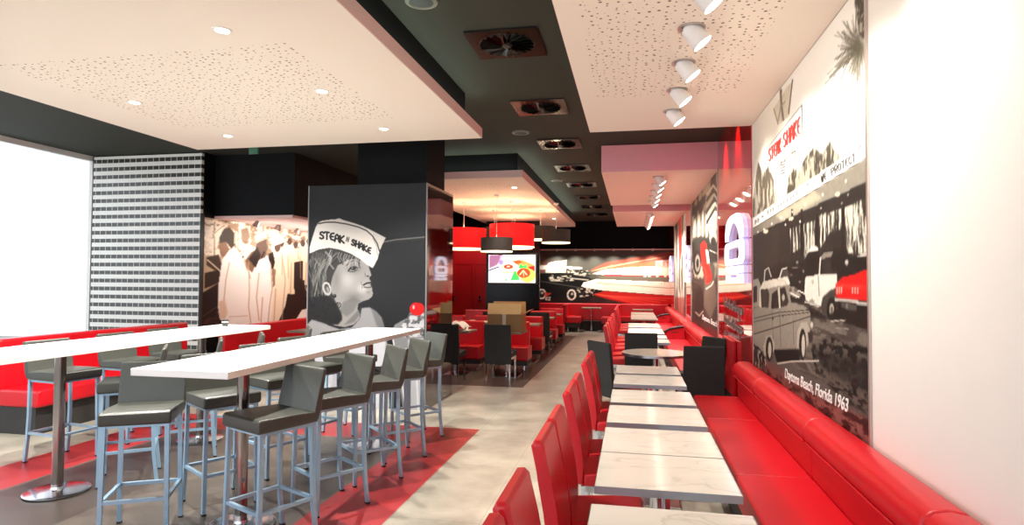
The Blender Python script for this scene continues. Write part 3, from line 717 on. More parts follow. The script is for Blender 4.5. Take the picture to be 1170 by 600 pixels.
c.tex([(760, 230), (800, 230), (800, 380), (760, 380)], (110, 100, 90), (226, 216, 200), 1.6, .8, seed=41, b=0)
c.poly([(776, 250), (778.5, 248), (779, 280), (777.5, 300), (776, 280)], (232, 60, 46), 1, 1); c.line([(781.5, 245), (781, 350)], 1.6, (230, 222, 208)); c.poly([(770, 340), (790, 340), (790, 390), (770, 380)], (170, 84, 76), .7, 4)
mural3 = thing('farthest_side_mural', 'narrow looking pale streaked mural on the right wall near the rear', 'mural')
c.mesh('printed_picture', M_print, mural3)
for lo_, hi_ in (((1.165, 14.12, .62), (1.192, 14.155, 3.2)), ((1.165, 18.04, .62), (1.192, 18.07, 3.2))): b = bmn(); rbox(b, lo_, hi_); build('edge_trim', b, M_silver, mural3, smooth=False)

# ---- glossy red glass panels carrying the lit signs
def red_panel(y0, y1, label, dark=True):
    t = thing('red_glass_panel', label, 'wall panel')
    b = bmn(); n = max(1, round((y1-y0)/1.2)); w = (y1-y0)/n
    for k in range(n): rbox(b, (1.172, y0+k*w+.002, 0), (1.19, y0+(k+1)*w-.002, CZ-.01))
    build('glass_sheets', b, M_gred, t, smooth=False)
    return t
red_panel(6.472, 8.92, 'tall glossy red wall panel between the street mural and the round table')
red_panel(12.97, 14.11, 'glossy red wall panel between the second and third murals')
red_panel(18.08, 20.48, 'glossy red wall panel beside the rear wall')
def ring_prism(bm, outer, inner, x0, x1):
    """sign letter with an opening; outlines in (y,z), same number of points, facing -x"""
    n = len(outer)
    vo = [[bm.verts.new((x, y, z)) for y, z in outer] for x in (x0, x1)]; vi = [[bm.verts.new((x, y, z)) for y, z in inner] for x in (x0, x1)]
    for k in range(n):
        j = (k+1) % n
        for L in (0, 1): bm.faces.new((vo[L][k], vo[L][j], vi[L][j], vi[L][k])).material_index = 0 if L == 0 else 1
        bm.faces.new((vo[0][k], vo[1][k], vo[1][j], vo[0][j])).material_index = 1
        bm.faces.new((vi[0][k], vi[1][k], vi[1][j], vi[0][j])).material_index = 1
def solid_sign(bm, pts, x0, x1):
    a = [bm.verts.new((x0, y, z)) for y, z in pts]; b_ = [bm.verts.new((x1, y, z)) for y, z in pts]
    bm.faces.new(a).material_index = 0; bm.faces.new(b_[::-1]).material_index = 1
    for k in range(len(pts)): bm.faces.new((a[k], b_[k], b_[(k+1) % len(pts)], a[(k+1) % len(pts)])).material_index = 1
def lit_sign(yc, w, label, X=1.127):
    t = thing('lit_emblem_sign', label, 'sign'); s = w/1.42
    Y_ = lambda u: yc+u*s          # +u is the far side
    def U(pts): return [(Y_(u), z) for u, z in pts]
    b = bmn()   # arch with feet: a strip of quads
    o_ = [(.66, 2.10), (.66, 2.20), (.60, 2.30), (.45, 2.36), (.20, 2.385), (-.20, 2.38), (-.45, 2.35), (-.60, 2.28), (-.68, 2.18), (-.68, 2.085)]
    i_ = [(.38, 2.095), (.34, 2.15), (.26, 2.21), (.14, 2.26), (.04, 2.285), (-.04, 2.285), (-.16, 2.255), (-.28, 2.20), (-.36, 2.14), (-.38, 2.085)]
    vo = [[b.verts.new((x, y, z)) for y, z in U(o_)] for x in (X, X+.045)]; vi = [[b.verts.new((x, y, z)) for y, z in U(i_)] for x in (X, X+.045)]
    for k in range(len(o_)-1):
        for L in (0, 1): b.faces.new((vo[L][k], vo[L][k+1], vi[L][k+1], vi[L][k])).material_index = L
        b.faces.new((vo[0][k], vo[1][k], vo[1][k+1], vo[0][k+1])).material_index = 1; b.faces.new((vi[0][k], vi[1][k], vi[1][k+1], vi[0][k+1])).material_index = 1
    for k in (0, -1): b.faces.new((vo[0][k], vo[1][k], vi[1][k], vi[0][k])).material_index = 1
    build('arch_letter', b, [M_neon, M_neonside], t, smooth=False)
    b = bmn()
    def rr(a, z0, z1, r):
        P = []
        for cx_, cz_, st in ((a-r, z1-r*.5, 0), (-a+r, z1-r*.5, 90), (-a+r, z0+r*.5, 180), (a-r, z0+r*.5, 270)):
            for q in range(5): P.append((cx_+r*math.cos(R(st+q*22.5)), cz_+r*.5*math.sin(R(st+q*22.5))))
        return P
    ring_prism(b, U(rr(.72, 1.805, 2.075, .16)), U(rr(.36, 1.875, 2.0, .07)), X, X+.045); build('ring_letter', b, [M_neon, M_neonside], t, smooth=False)
    b = bmn(); solid_sign(b, U([(.66, 1.79), (.66, 1.755), (.45, 1.72), (.38, 1.70), (-.30, 1.70), (-.36, 1.715), (-.68, 1.715), (-.68, 1.79)]), X, X+.045); build('lower_letter', b, [M_neon, M_neonside], t, smooth=False)
    b = bmn(); solid_sign(b, U([(.62, 1.69), (.30, 1.69), (.18, 1.665), (-.2, 1.665), (-.3, 1.70), (-.68, 1.70), (-.68, 1.60), (.62, 1.60)]), X, X+.045); build('bottom_letter', b, [M_neon, M_neonside], t, smooth=False)
    return t
lit_sign(7.30, 1.36, 'white glowing emblem sign on the glossy red wall panel by the round table')
lit_sign(13.54, .95, 'white glowing emblem sign on the middle red wall panel')
lit_sign(19.2, 1.3, 'white glowing emblem sign on the rearmost red wall panel')
# two lines of raised grey script below the sign
def script_line(z, asc, label):
    b = bmn(); n = 15; y0, y1 = 8.33, 6.95
    for k in range(n):
        y = y0+(y1-y0)*(k+.3)/n; h = .085 if k in asc else .05; lo = -.06 if k == 12 else 0
        rbox(b, (1.158, y-.014, z+lo), (1.168, y+.011, z+h), .004, 1)
        if k not in (asc+[n-1]): rbox(b, (1.158, y-.075, z+.036), (1.168, y, z+.052), .004, 1)
        if k % 2: rbox(b, (1.158, y-.075, z-.002), (1.168, y, z+.013), .004, 1)
    for v in b.verts: v.co.z = z+(v.co.z-z)*1.45-.05*(y0-v.co.y)/(y0-y1)
    o = build('raised_script_lettering', b, M_greymetal, smooth=False); tag(o, label, 'wall lettering', 'raised script on the red wall panel')
script_line(1.30, [0, 3, 5, 8], 'upper line of raised grey script on the tall red wall panel')
script_line(1.09, [0, 4, 7, 9], 'lower line of raised grey script on the tall red wall panel')
# lights in the black gap above the red panel
for y in (7.25, 8.15):
    light('gap_spot', 'SPOT', (1.02, y, 3.52), 75, (1, .8, .5), (1.17, y, 2.6), spot_size=R(70), spot_blend=.6, shadow_soft_size=.05)

# ---- rear wall mural of a car with light trails
c = Canvas(-5.2, 1.18, .86, 2.63, .022, .018, Y=20.46)
c.fill((104, 102, 94))
c.poly([(560, 320), (690, 322), (690, 360), (560, 360)], (46, 36, 34), 1, 6)
c.glow(618, 305, 10, 10, (190, 120, 105), .7)
c.poly([(560, 304), (628, 303), (665, 305.5), (665, 307.5), (560, 309)], (250, 244, 234)); c.poly([(627.5, 300), (647.6, 297), (647, 304), (623, 304.5)], (250, 244, 236)); c.poly([(623.5, 306), (647, 306), (646, 312), (623.5, 312)], (246, 240, 230))
c.tex([(647, 307), (672, 309), (675, 316), (650, 314)], (60, 56, 52), (200, 194, 180), 5, 12, seed=51)
c.poly([(560, 313), (645, 312), (655, 314), (672, 317), (680, 321), (684, 328), (681, 337), (670, 342), (560, 336)], (28, 26, 25), 1, 1)
c.tex([(627, 314), (652, 314), (656, 321), (627, 322)], (40, 38, 36), (214, 206, 190), 6, 14, thr=.55, seed=52); c.line([(615, 321), (640, 325), (664, 329)], .9, (110, 106, 98)); c.line([(652, 318), (672, 320)], 1.6, (190, 186, 174)); c.ell(676.5, 321.5, 2.2, 1.2, (252, 248, 236))
c.tex([(658, 329), (680, 330), (678, 338), (662, 340)], (40, 36, 34), (220, 212, 196), 8, 12, thr=.6, seed=53)
for x, y, s_ in ((653, 337, 1), (619, 336, .95)): c.ell(x, y, 5.4*s_, 6.4*s_, (246, 240, 228)); c.ell(x, y, 3.4*s_, 4.5*s_, (36, 32, 30)); c.ell(x+.5, y-1, 1.5, 1.6, (214, 206, 190))
c.poly([(622, 334), (631, 335), (623, 340)], (226, 90, 74), .9, 1)
c.text('62', [(623, 339.5), (629.5, 339.5), (629, 343), (622.5, 343)], 1, (235, 228, 218))
c.poly([(673, 309), (692, 300), (720, 295), (767, 287), (767, 304), (690, 308)], (206, 112, 92), .75, 3)
c.poly([(673, 310), (700, 303), (767, 297), (767, 306), (690, 309)], (238, 132, 96), .8, 2)
c.poly([(676, 313), (690, 308), (724, 305), (767, 304), (767, 315.5), (690, 314.5)], (255, 238, 214), 1, 1)
c.poly([(690, 314), (767, 315), (767, 317), (690, 316)], (196, 84, 96), .9, 0)
c.poly([(681, 315.5), (767, 316.5), (767, 323.5), (690, 320)], (140, 134, 118), 1, 0)
for x in (737, 742, 751, 760): c.ell(x, 315.5, 1.7, 1.3, (255, 246, 232))
c.poly([(749, 299), (752, 298), (767, 297), (767, 306), (749, 306)], (246, 190, 170), .8, 0); c.line([(750, 305), (750, 299), (766, 297)], 1, (255, 248, 240)); c.line([(756, 303), (756, 299)], 1.4, (255, 248, 240)); c.line([(761, 304), (761, 298.5), (765, 298.5), (765, 304)], 1.2, (255, 248, 240))
c.poly([(664, 327), (667, 322.8), (681, 319), (767, 322.5), (767, 337.5), (690, 332), (668, 328.8)], (255, 250, 234), 1, 0)
c.line([(682, 323.5), (767, 329.5)], 1.1, (196, 186, 150))
c.poly([(677, 337), (690, 332.5), (767, 338), (767, 350), (720, 350)], (204, 52, 46), 1, 1)
for k in range(7): c.line([(676+k*2, 310-k*.6), (700+k*10, 303-k*1.6)], .8, (250, 190, 160), .6)
for k in range(4): c.line([(690, 325+k*1.8), (767, 327+k*2.7)], .6, (222, 214, 186), .8)
for x in range(684, 767, 3): c.ell(x, 322.4+(x-684)*.028, .7, .7, (214, 202, 160), .9, 0)
for k in range(5): c.line([(680+k*2, 335.5+k*.6), (740+k*7, 350-k*2.2)], 1.1, (236, 112, 92), .7)
c.poly([(677, 338), (700, 343), (730, 350), (670, 350)], (70, 50, 46), .8, 2)
rm = thing('rear_wall_mural', 'wide rear wall mural of a black car with red and white light trails', 'mural')
c.mesh('printed_picture', M_print, rm)
b = bmn(); rbox(b, (-5.2, 20.40, 2.63), (1.18, 20.47, 2.67)); build('top_trim', b, M_pink, rm, smooth=False)
for k, px in enumerate((636, 657, 679, 701, 723, 746)):
    p = at(px, 288, Y=20.2)
    t = thing('mural_downlight', 'tiny lamp above the rear wall mural, %s from the left' % ['first', 'second', 'third', 'fourth', 'fifth', 'sixth'][k], 'spotlight', (p.x, 20.3, 2.67), 0, 'lamps above the rear wall mural')
    b = bmn(); lathe(b, [(0, -.07), (.035, -.07), (.04, 0), (0, 0)], 14); build('lamp_head', b, M_pink, t); b = bmn(); rbox(b, (-.01, 0, -.02), (.01, .15, -.005)); build('arm', b, M_pink, t, smooth=False)
    light('mural_beam', 'SPOT', (p.x, 20.06, 2.58), 75, (1, .93, .82), (p.x, 20.40, 1.2), spot_size=R(120), spot_blend=1.0, shadow_soft_size=.03)

# ---- mural of white-coated workers on the far left
c = Canvas(8.42, 13.6, .7, 2.578, .018, .011, X=-6.585)
c.fill((206, 186, 160))
c.tex([(231, 250), (420, 265), (420, 296), (231, 292)], (176, 154, 130), (250, 240, 222), 4, 9, thr=.45, seed=61, b=2)
for x in (245, 269, 272, 301, 306): c.line([(x, 255), (x, 300)], 1.2, (170, 150, 128))
c.poly([(231, 335), (252, 322), (251, 345), (249, 372), (231, 376)], (52, 38, 34), 1, 2); c.poly([(236, 294), (250, 291), (254, 305), (250, 312), (236, 303)], (88, 70, 58)); c.poly([(234, 312), (252, 308), (252, 322), (234, 330)], (66, 50, 42), 1, 1)
for x0_, y0_, x1_, y1_ in ((234, 258, 243, 288), (273, 258, 286, 276), (303, 262, 312, 268)): c.poly([(x0_, y0_), (x1_, y0_), (x1_, y1_), (x0_, y1_)], (252, 244, 228), .8, 1)
c.poly([(275, 262), (283, 260), (286, 270), (282, 280), (276, 276)], (140, 118, 100), .8, 3); c.poly([(286, 272), (292, 268), (293, 282), (288, 284)], (190, 168, 144), .7, 2)
c.line([(237, 297), (252, 310)], 1.4, (230, 214, 192)); c.line([(231, 362), (249, 350)], .8, (120, 100, 88))
c.poly([(316, 372), (318, 348), (322, 330), (330, 318), (334, 298), (340, 296), (356, 300), (420, 310), (420, 380)], (74, 52, 46), 1, 2)
c.tex([(232, 368), (253, 350), (258, 372), (234, 376)], (50, 36, 32), (90, 64, 56), 6, 6, seed=62)
def coat(pts, col=(255, 252, 246)): c.poly(pts, col, 1, 1)
# far figures
for x, y, h in ((322, 278, 50), (331, 276, 60), (338, 280, 40), (346, 278, 42), (353, 276, 50)):
    coat([(x-4, y+4), (x+4, y+4), (x+6, y+h), (x-5, y+h)], (244, 228, 202)); c.ell(x, y, 2.6, 4, (104, 84, 72), 1, 1)
c.poly([(336, 300), (346, 298), (346, 335), (341, 340), (336, 330)], (70, 50, 46), 1, 1)
coat([(346, 372), (338, 365), (345, 354), (354, 352), (362, 356), (364, 376)]); coat([(350, 330), (356, 318), (362, 318), (362, 350), (351, 345)])
# fourth, third, second, first worker
coat([(316, 290), (324, 286), (328, 296), (330, 328), (326, 350), (318, 368), (308, 372), (306, 330), (312, 300)], (250, 238, 216)); c.ell(317, 281, 3.6, 7, (112, 92, 80)); coat([(313, 276), (322, 271), (324, 277), (314, 281)], (248, 238, 220))
c.poly([(307, 290), (312, 288), (314, 300), (311, 312), (307, 305)], (60, 44, 40)); c.poly([(309, 306), (315, 308), (314, 326), (309, 331)], (168, 140, 118))
coat([(290, 300), (300, 290), (306, 293), (310, 304), (312, 330), (309, 372), (286, 372), (285, 330)]); c.poly([(293, 276), (304, 273), (306, 283), (303, 294), (296, 297), (292, 287)], (128, 106, 92)); coat([(291, 270), (303, 264), (306, 272), (293, 278)], (248, 240, 222)); c.line([(299, 294), (302, 288)], 1.6, (60, 48, 42))
coat([(280, 312), (288, 302), (296, 306), (300, 330), (301, 372), (278, 372), (276, 340)]); c.poly([(280, 292), (291, 286), (294, 298), (288, 312), (281, 304)], (150, 122, 102)); c.poly([(284, 296), (294, 282), (298, 292), (292, 306)], (62, 48, 42), 1, 1)
coat([(273, 290), (284, 278), (290, 284), (279, 299)], (255, 250, 240)); c.ell(277.5, 293.5, 1.2, 1.2, (120, 100, 90))
c.poly([(249, 276), (256, 272), (262, 284), (262, 292), (256, 295), (252, 292)], (160, 130, 108), 1, 1); c.poly([(250, 272), (254, 262), (262, 260), (268, 266), (268, 280), (264, 284), (258, 276), (252, 278)], (88, 78, 68), 1, 1)
coat([(244, 268), (248, 259), (255, 255), (260, 257), (255, 263), (250, 273), (250, 280)], (250, 240, 222))
coat([(254, 296), (262, 286), (268, 282), (273, 288), (279, 300), (283, 312), (284, 335), (286, 372), (258, 373), (251, 364), (249, 350), (250, 322)])
c.poly([(250, 345), (257, 342), (260, 358), (256, 366), (251, 362)], (232, 210, 186), .8, 2); c.line([(262, 362), (283, 361)], .8, (226, 206, 184))
for pts in ([(284, 300), (285, 330), (284, 350), (287, 372)], [(279, 296), (283, 306), (286, 318)], [(309, 300), (311, 330), (308, 350), (306, 372)], [(322, 290), (326, 320), (322, 368)], [(262, 300), (258, 320), (256, 342)], [(300, 340), (298, 370)], [(296, 312), (293, 340), (296, 366)], [(315, 330), (313, 368)], [(333, 300), (332, 336)], [(350, 300), (349, 330)], [(340, 282), (341, 296)]):
    c.line(pts, 1.3, (206, 180, 150), .75)
for x, y in ((322, 288), (329, 292), (343, 292), (352, 296)): c.line([(x, y), (x+.5, y+26)], 1, (196, 172, 144), .7)
c.line([(244, 268), (250, 262), (256, 258)], .9, (190, 168, 142)); c.line([(275, 291), (286, 281)], .9, (196, 172, 146)); c.line([(292, 277), (306, 271)], .9, (190, 166, 140))
wm = thing('workers_mural', 'sepia mural of people in white coats and paper caps standing in line', 'mural')
c.mesh('printed_picture', M_print, wm)
b = bmn(); rbox(b, (-6.598, 13.6, .7), (-6.58, 13.63, 2.578)); build('edge_trim', b, M_silver, wm, smooth=False)
for k, (px, py) in enumerate(((295, 256), (319, 260), (341, 264))):
    p = at(px, py, z=2.53)
    t = thing('ceiling_cone_lamp', 'small grey cone lamp above the mural of workers, %s from the left' % ['first', 'second', 'third'][k], 'spotlight', (p.x, p.y, 2.58), 0, 'cone lamps above the workers mural')
    b = bmn(); lathe(b, [(0, 0), (.03, 0), (.065, -.10), (.06, -.10), (0, -.06)], 18, Matrix.Rotation(R(25), 4, 'Y')); build('lamp_cone', b, M_greymetal, t)
    b = bmn(); lathe(b, [(0, .0), (.04, 0), (.04, -.008), (0, -.008)], 18); build('mount', b, M_greymetal, t)
for y in (9.3, 10.6, 12.0):
    light('mural_beam', 'SPOT', (-5.75, y, 2.45), 36, (1, .95, .87), (-6.6, y, 1.7), spot_size=R(140), spot_blend=.8, shadow_soft_size=.06)
light('mural_beam', 'AREA', (-6.0, 10.6, 2.0), 14, (1, .9, .84), (-6.0, 10.6, 2.6), shape='RECTANGLE', size=.5, size_y=3)  # added upward fill without a fixture, brightens the soffit lining

# ---- free-standing block with the child mural
blk = thing('mural_block', 'tall dark block printed with a smiling child in a paper cap', 'partition')
b = bmn(); rbox(b, (-4.14, 7.255, 0), (-2.53, 8.36, 2.83)); build('core', b, M_blackwall, blk, smooth=False)
b = bmn(); rbox(b, (-2.53, 7.262, .0), (-2.518, 8.36, 2.83)); build('glossy_side', b, M_gblack, blk, smooth=False)
for lo_, hi_ in (((-2.533, 7.24, 0), (-2.516, 7.262, 2.83)), ((-4.142, 7.24, 0), (-4.127, 7.262, 2.83))): b = bmn(); rbox(b, lo_, hi_); build('corner_trim', b, M_dullsilver, blk, smooth=False)
c = Canvas(-4.126, -2.545, .0, 2.83, .0065, .0065, Y=7.247)
c.fill((54, 54, 58))
c.line([(436, 277), (452, 274), (490, 270.5)], 1.5, (128, 128, 126)); c.line([(436, 278.5), (490, 272)], 2.5, (70, 70, 72), .5)
# blouse
c.poly([(350, 372), (356, 365), (366, 366), (376, 372), (388, 376), (402, 374), (411, 364), (413, 352), (422, 351), (430, 356), (436, 363), (439, 373), (443, 395), (446, 480), (350, 480)], (164, 164, 165), 1, 3)
c.poly([(424, 352), (431, 357), (437, 365), (440, 380), (430, 372)], (120, 120, 122), .6, 6); c.poly([(352, 400), (440, 385), (445, 480), (352, 480)], (206, 208, 214), .8, 8)
# neck and face
c.poly([(381, 298), (400, 290), (416, 296), (421, 303), (422.3, 308), (424, 312.5), (424.2, 315), (421.8, 317), (422.6, 320), (424.6, 322.6), (423.2, 325.6), (425, 328.4), (425, 331), (426.2, 335), (425.3, 339), (421, 342.4), (415, 344), (409.5, 347), (408.5, 353), (411, 358), (411, 364), (404, 371), (394, 374), (382, 372), (374, 366), (384, 352), (382, 342), (376, 330), (372, 318), (376, 304)], (164, 162, 160), 1, 1)
c.poly([(409, 347), (414, 344), (404, 340), (392, 345), (388, 356), (396, 362), (404, 356)], (132, 131, 130), .75, 8)
c.poly([(392, 372), (405, 368), (411, 360), (411, 352), (404, 360)], (110, 110, 110), .5, 5)
c.glow(414, 330, 6, 6, (196, 194, 192), .7); c.glow(397, 320, 8, 9, (188, 186, 184), .7); c.glow(404, 340, 10, 5, (130, 128, 126), .6); c.glow(384, 318, 5, 14, (134, 132, 130), .5); c.glow(417, 309, 3.5, 6, (160, 158, 156), .7); c.glow(405, 306, 7, 5.5, (120, 118, 116), .75)
c.line([(398, 309.5), (401, 306), (405, 304.8), (408.5, 306)], 1.5, (52, 50, 50)); c.ell(403.8, 307, 2.6, 1.7, (58, 56, 56), 1, 1); c.ell(402.6, 306.4, .7, .6, (200, 200, 200)); c.line([(396, 303), (401, 298.5), (407, 298), (411, 301)], 1.6, (112, 110, 108), .9)
c.line([(399, 310.5), (404, 310.5), (408, 308.5)], .8, (90, 88, 86)); c.ell(420.3, 315.6, 1.4, .9, (84, 82, 82)); c.line([(417, 312), (417.6, 316)], 1, (130, 128, 126))
c.line([(415.5, 325.6), (419, 323.6), (424, 323)], 1.7, (60, 56, 56)); c.line([(416, 328), (420, 328.8), (424.3, 328)], 1.4, (112, 106, 104)); c.glow(421, 334, 2.4, 1.6, (140, 138, 136), .7); c.line([(412.5, 322), (414, 327), (413.6, 330)], .8, (140, 138, 136))
# hair
c.poly([(354, 290), (366, 284), (383, 283), (398, 287), (410, 294), (414, 298), (404, 296), (397, 297), (391, 301), (386, 303), (383, 309), (380, 316), (378, 324), (378, 332), (382, 342), (386, 350), (390, 358), (391, 366), (386, 371), (374, 370), (362, 367), (354, 362)], (84, 82, 80), 1, 2)
rng = np.random.RandomState(9)
for k in range(60):
    t0 = rng.uniform(0, 1); x0 = 356+30*t0+rng.uniform(-2, 2); y0 = 288+rng.uniform(0, 10)
    g = rng.choice([46, 60, 120, 150, 172]); x1 = 355+rng.uniform(0, 18); y1 = rng.uniform(318, 345)
    c.line([(x0, y0), ((x0+x1)/2-4, (y0+y1)/2-3), (x1, y1)], rng.uniform(.5, 1.3), (g, g, g-2), .6)
for k in range(30):
    a = rng.uniform(0, 6.28); x0, y0 = 356+rng.uniform(0, 32), 345+rng.uniform(-6, 22); r_ = rng.uniform(2, 5)
    g = rng.choice([22, 26, 30, 60, 110]); c.line([(x0+r_*math.cos(a+q), y0+r_*math.sin(a+q)) for q in (0, .7, 1.4, 2.1)], rng.uniform(.7, 1.8), (g, g, g), .75)
for k in range(26):
    x0 = rng.uniform(376, 412); y0 = 285+(x0-376)*.28; g = rng.choice([70, 100, 150, 190]); c.line([(x0, y0), (x0-2, y0+5), (x0+rng.uniform(-5, 3), y0+rng.uniform(8, 13))], .8, (g, g, g), .7)
c.line([(372, 288), (378, 294), (377, 302), (381, 307)], 2, (170, 168, 164), .7); c.line([(360, 296), (366, 304), (362, 316), (358, 326)], 2.2, (150, 148, 144), .6)
c.poly([(354, 342), (366, 338), (378, 340), (386, 350), (391, 362), (386, 371), (372, 370), (354, 362)], (34, 33, 34), .55, 8)
c.glow(366, 300, 7, 9, (150, 148, 144), .35); c.glow(360, 318, 4, 12, (140, 138, 134), .35)
# ear
c.ell(373.5, 330, 5, 8, (184, 182, 180), 1, 1, -.25); c.ell(373.8, 329.5, 3, 5.4, (104, 102, 100), 1, 1, -.25); c.ell(374.6, 331, 1.6, 3.4, (160, 158, 156), 1, 1, -.25); c.line([(371, 323.6), (375.4, 324.2), (377, 329)], 1.1, (200, 198, 196))
c.ell(382.3, 338.2, 1.9, 2.1, (42, 40, 42)); c.ell(381.8, 337.6, .7, .7, (170, 170, 170))
# paper cap
c.poly([(353.5, 283), (357, 271), (360.5, 260), (363, 255), (366.5, 252.6), (374, 251.2), (383, 250.6), (387.5, 249.4), (393, 251.6), (404, 254.8), (416, 259), (430, 266), (440.6, 271.8), (437, 279), (433.8, 286.5), (431.5, 296), (426, 306.5), (420, 303), (411, 296), (400, 289.5), (388, 285.2), (376, 283.2), (364, 285.2), (353.5, 290)], (206, 203, 199), 1, 1)
c.poly([(424, 265), (440.6, 271.8), (437, 279), (433.8, 286.5), (431, 278), (428, 270)], (192, 189, 185), .8, 1)
c.line([(364, 255.6), (372, 254), (383, 254), (396, 256), (410, 259.6), (419, 263.6), (426, 270), (431, 278.5), (433.5, 287)], 1.3, (66, 64, 62)); c.line([(426, 272), (430, 281), (431.4, 292)], .6, (150, 148, 146))
q1 = [(365, 264.4), (394, 269.2), (393, 277.5), (365, 273.4)]
for i, ch in enumerate('STEAK'):
    f0, f1 = i/5, (i+1)/5; dx = 28.6; y = 264.6+(.2, .6, 1.6, 3.2, 4.8)[i]; x = 365+dx*f0
    c.text(ch, [(x, y), (x+dx/5, y+.5), (x+dx/5-.1, y+8.4), (x-.1, y+7.9)], 1.9, (34, 32, 32), gap=.18)
c.text('N', [(396, 270.6), (399.4, 271.4), (398.4, 276.6), (395, 275.6)], .8, (70, 68, 66))
for i, ch in enumerate('SHAKE'):
    x = 402+4.5*i; y = 273.2+(0, 1.7, 4, 6.4, 8.8)[i]
    c.text(ch, [(x, y), (x+4.4, y+1.8), (x+3.6, y+8.2), (x-.8, y+6.4)], 1.75, (34, 32, 32), gap=.18)
# milkshake glass with a cherry
c.poly([(447, 379), (451, 371), (459, 366.5), (466, 363), (468, 357), (475, 355), (490, 357), (490, 480), (462, 480), (455, 430)], (150, 151, 153), 1, 2)
c.tex([(456, 376), (468, 359), (490, 358), (490, 384), (462, 386)], (116, 116, 118), (196, 196, 198), 14, 14, seed=71, b=1)
c.poly([(466, 388), (490, 386), (490, 480), (470, 480)], (190, 192, 196), .8, 4); c.line([(447, 379), (458, 430), (465, 478)], 1.4, (214, 214, 216)); c.line([(474, 390), (478, 470)], 2, (214, 216, 220), .7); c.line([(484, 390), (485, 470)], 2.4, (130, 132, 136), .7)
c.ell(476.5, 353, 8.6, 7.6, (206, 24, 28), 1, 1); c.ell(472.5, 351, 1.3, 2.2, (246, 190, 190), 1, 1); c.line([(477, 346), (480, 347)], 1, (150, 10, 16))
c.mesh('printed_picture', M_print, blk, 1.6)

# ================================================================== FURNITURE
# ---- bar stools (front of the seat looks along local +x)
def mk_stool():
    t = thing('bar_stool', '', 'bar stool')
    b = bmn(); prism(b, [(-.20, .728), (.195, .722), (.205, .735), (.205, .79), (.19, .803), (0, .80), (-.19, .796), (-.20, .79)], -.2, .2, r=.014, seg=3); build('seat', b, M_stool, t)
    b = bmn(); prism(b, [(-.165, .775), (-.205, .74), (-.225, .80), (-.26, 1.038), (-.254, 1.054), (-.238, 1.056), (-.226, 1.044), (-.185, .84)], -.2, .2, r=.012, seg=3); build('backrest', b, M_stool, t)
    for sx, sy_ in ((1, 1), (1, -1)):
        b = bmn(); tube(b, [(.172, sy_*.172, .728), (.178, sy_*.178, .3), (.182, sy_*.182, 0)], .0125, square=True); l = build('leg', b, M_steel, t)
        b = bmn(); rbox(b, (.168, sy_*.182-.014, 0), (.196, sy_*.182+.014, .012)); build('foot_cap', b, M_dish, l, smooth=False)
    for sy_ in (1, -1):
        b = bmn(); tube(b, [(-.18, sy_*.172, .735), (-.178, sy_*.176, .42), (-.186, sy_*.179, .22), (-.21, sy_*.182, .0)], .0125, square=True); l = build('leg', b, M_steel, t)
        b = bmn(); rbox(b, (-.224, sy_*.182-.014, 0), (-.196, sy_*.182+.014, .012)); build('foot_cap', b, M_dish, l, smooth=False)
    b = bmn(); q = .0105
    for sy_ in (1, -1): tube(b, [(-.184, sy_*.178, .26), (.178, sy_*.178, .26)], q, square=True)
    tube(b, [(.178, -.178, .26), (.178, .178, .26)], q, square=True); tube(b, [(-.184, -.178, .26), (-.184, .178, .26)], q, square=True)
    build('footrest', b, M_steel, t)
    b = bmn()
    for sy_ in (1, -1): tube(b, [(-.178, sy_*.17, .715), (.17, sy_*.17, .715)], .01, square=True)
    for x in (-.175, .17): tube(b, [(x, -.17, .715), (x, .17, .715)], .01, square=True)
    build('seat_frame', b, M_steel, t)
    return t
STOOL = Maker(mk_stool)
right_row = [(-2.19, 3.43, -115, 'grey leather bar stool nearest the camera on the aisle side of the near high table'),
 (-2.15, 4.10, -124, 'second grey bar stool on the aisle side of the near high table'),
 (-2.13, 4.73, -134, 'third grey bar stool on the aisle side, in the middle of the row'),
 (-2.14, 5.34, -134, 'fourth grey bar stool on the aisle side of the near high table'),
 (-2.21, 6.06, -131, 'last grey bar stool of the aisle row, before the glossy dark block side')]
for x, y, a, l in right_row: STOOL.put((x, y, 0), R(a), l, 'bar stools around the near high table')
left_row = [(-3.07, 3.40, -62, 'grey bar stool at the near left corner of the near high table'),
 (-2.93, 3.97, -32, 'grey bar stool pushed under the near high table behind its front chrome post'),
 (-2.97, 4.72, -26, 'second grey bar stool on the far side of the near high table'),
 (-3.02, 5.40, -18, 'third grey bar stool on the far side of the near high table'),
 (-2.97, 6.12, -12, 'last grey bar stool on the far side, in front of the child mural')]
for x, y, a, l in left_row: STOOL.put((x, y, 0), R(a), l, 'bar stools around the near high table')
far_row = [(-4.0, 4.28, -142, 'grey bar stool on the aisle side of the far high table, nearest the camera'),
 (-4.0, 4.98, -143, 'edge-on grey bar stool at the far high table, left of its middle post'),
 (-3.98, 5.60, -143, 'edge-on grey bar stool at the far high table, below the small black cup'),
 (-3.94, 6.47, -146, 'grey bar stool at the right end of the far white high table'),
 (-4.98, 4.6, -8, 'grey bar stool on the wall side of the far high table, nearest the camera'),
 (-4.98, 5.35, -8, 'grey bar stool on the wall side of the far high table, seen through its legs'),
 (-4.98, 6.0, -8, 'grey bar stool on the wall side at the end of the far high table')]
for x, y, a, l in far_row: STOOL.put((x, y, 0), R(a), l, 'bar stools around the far high table')

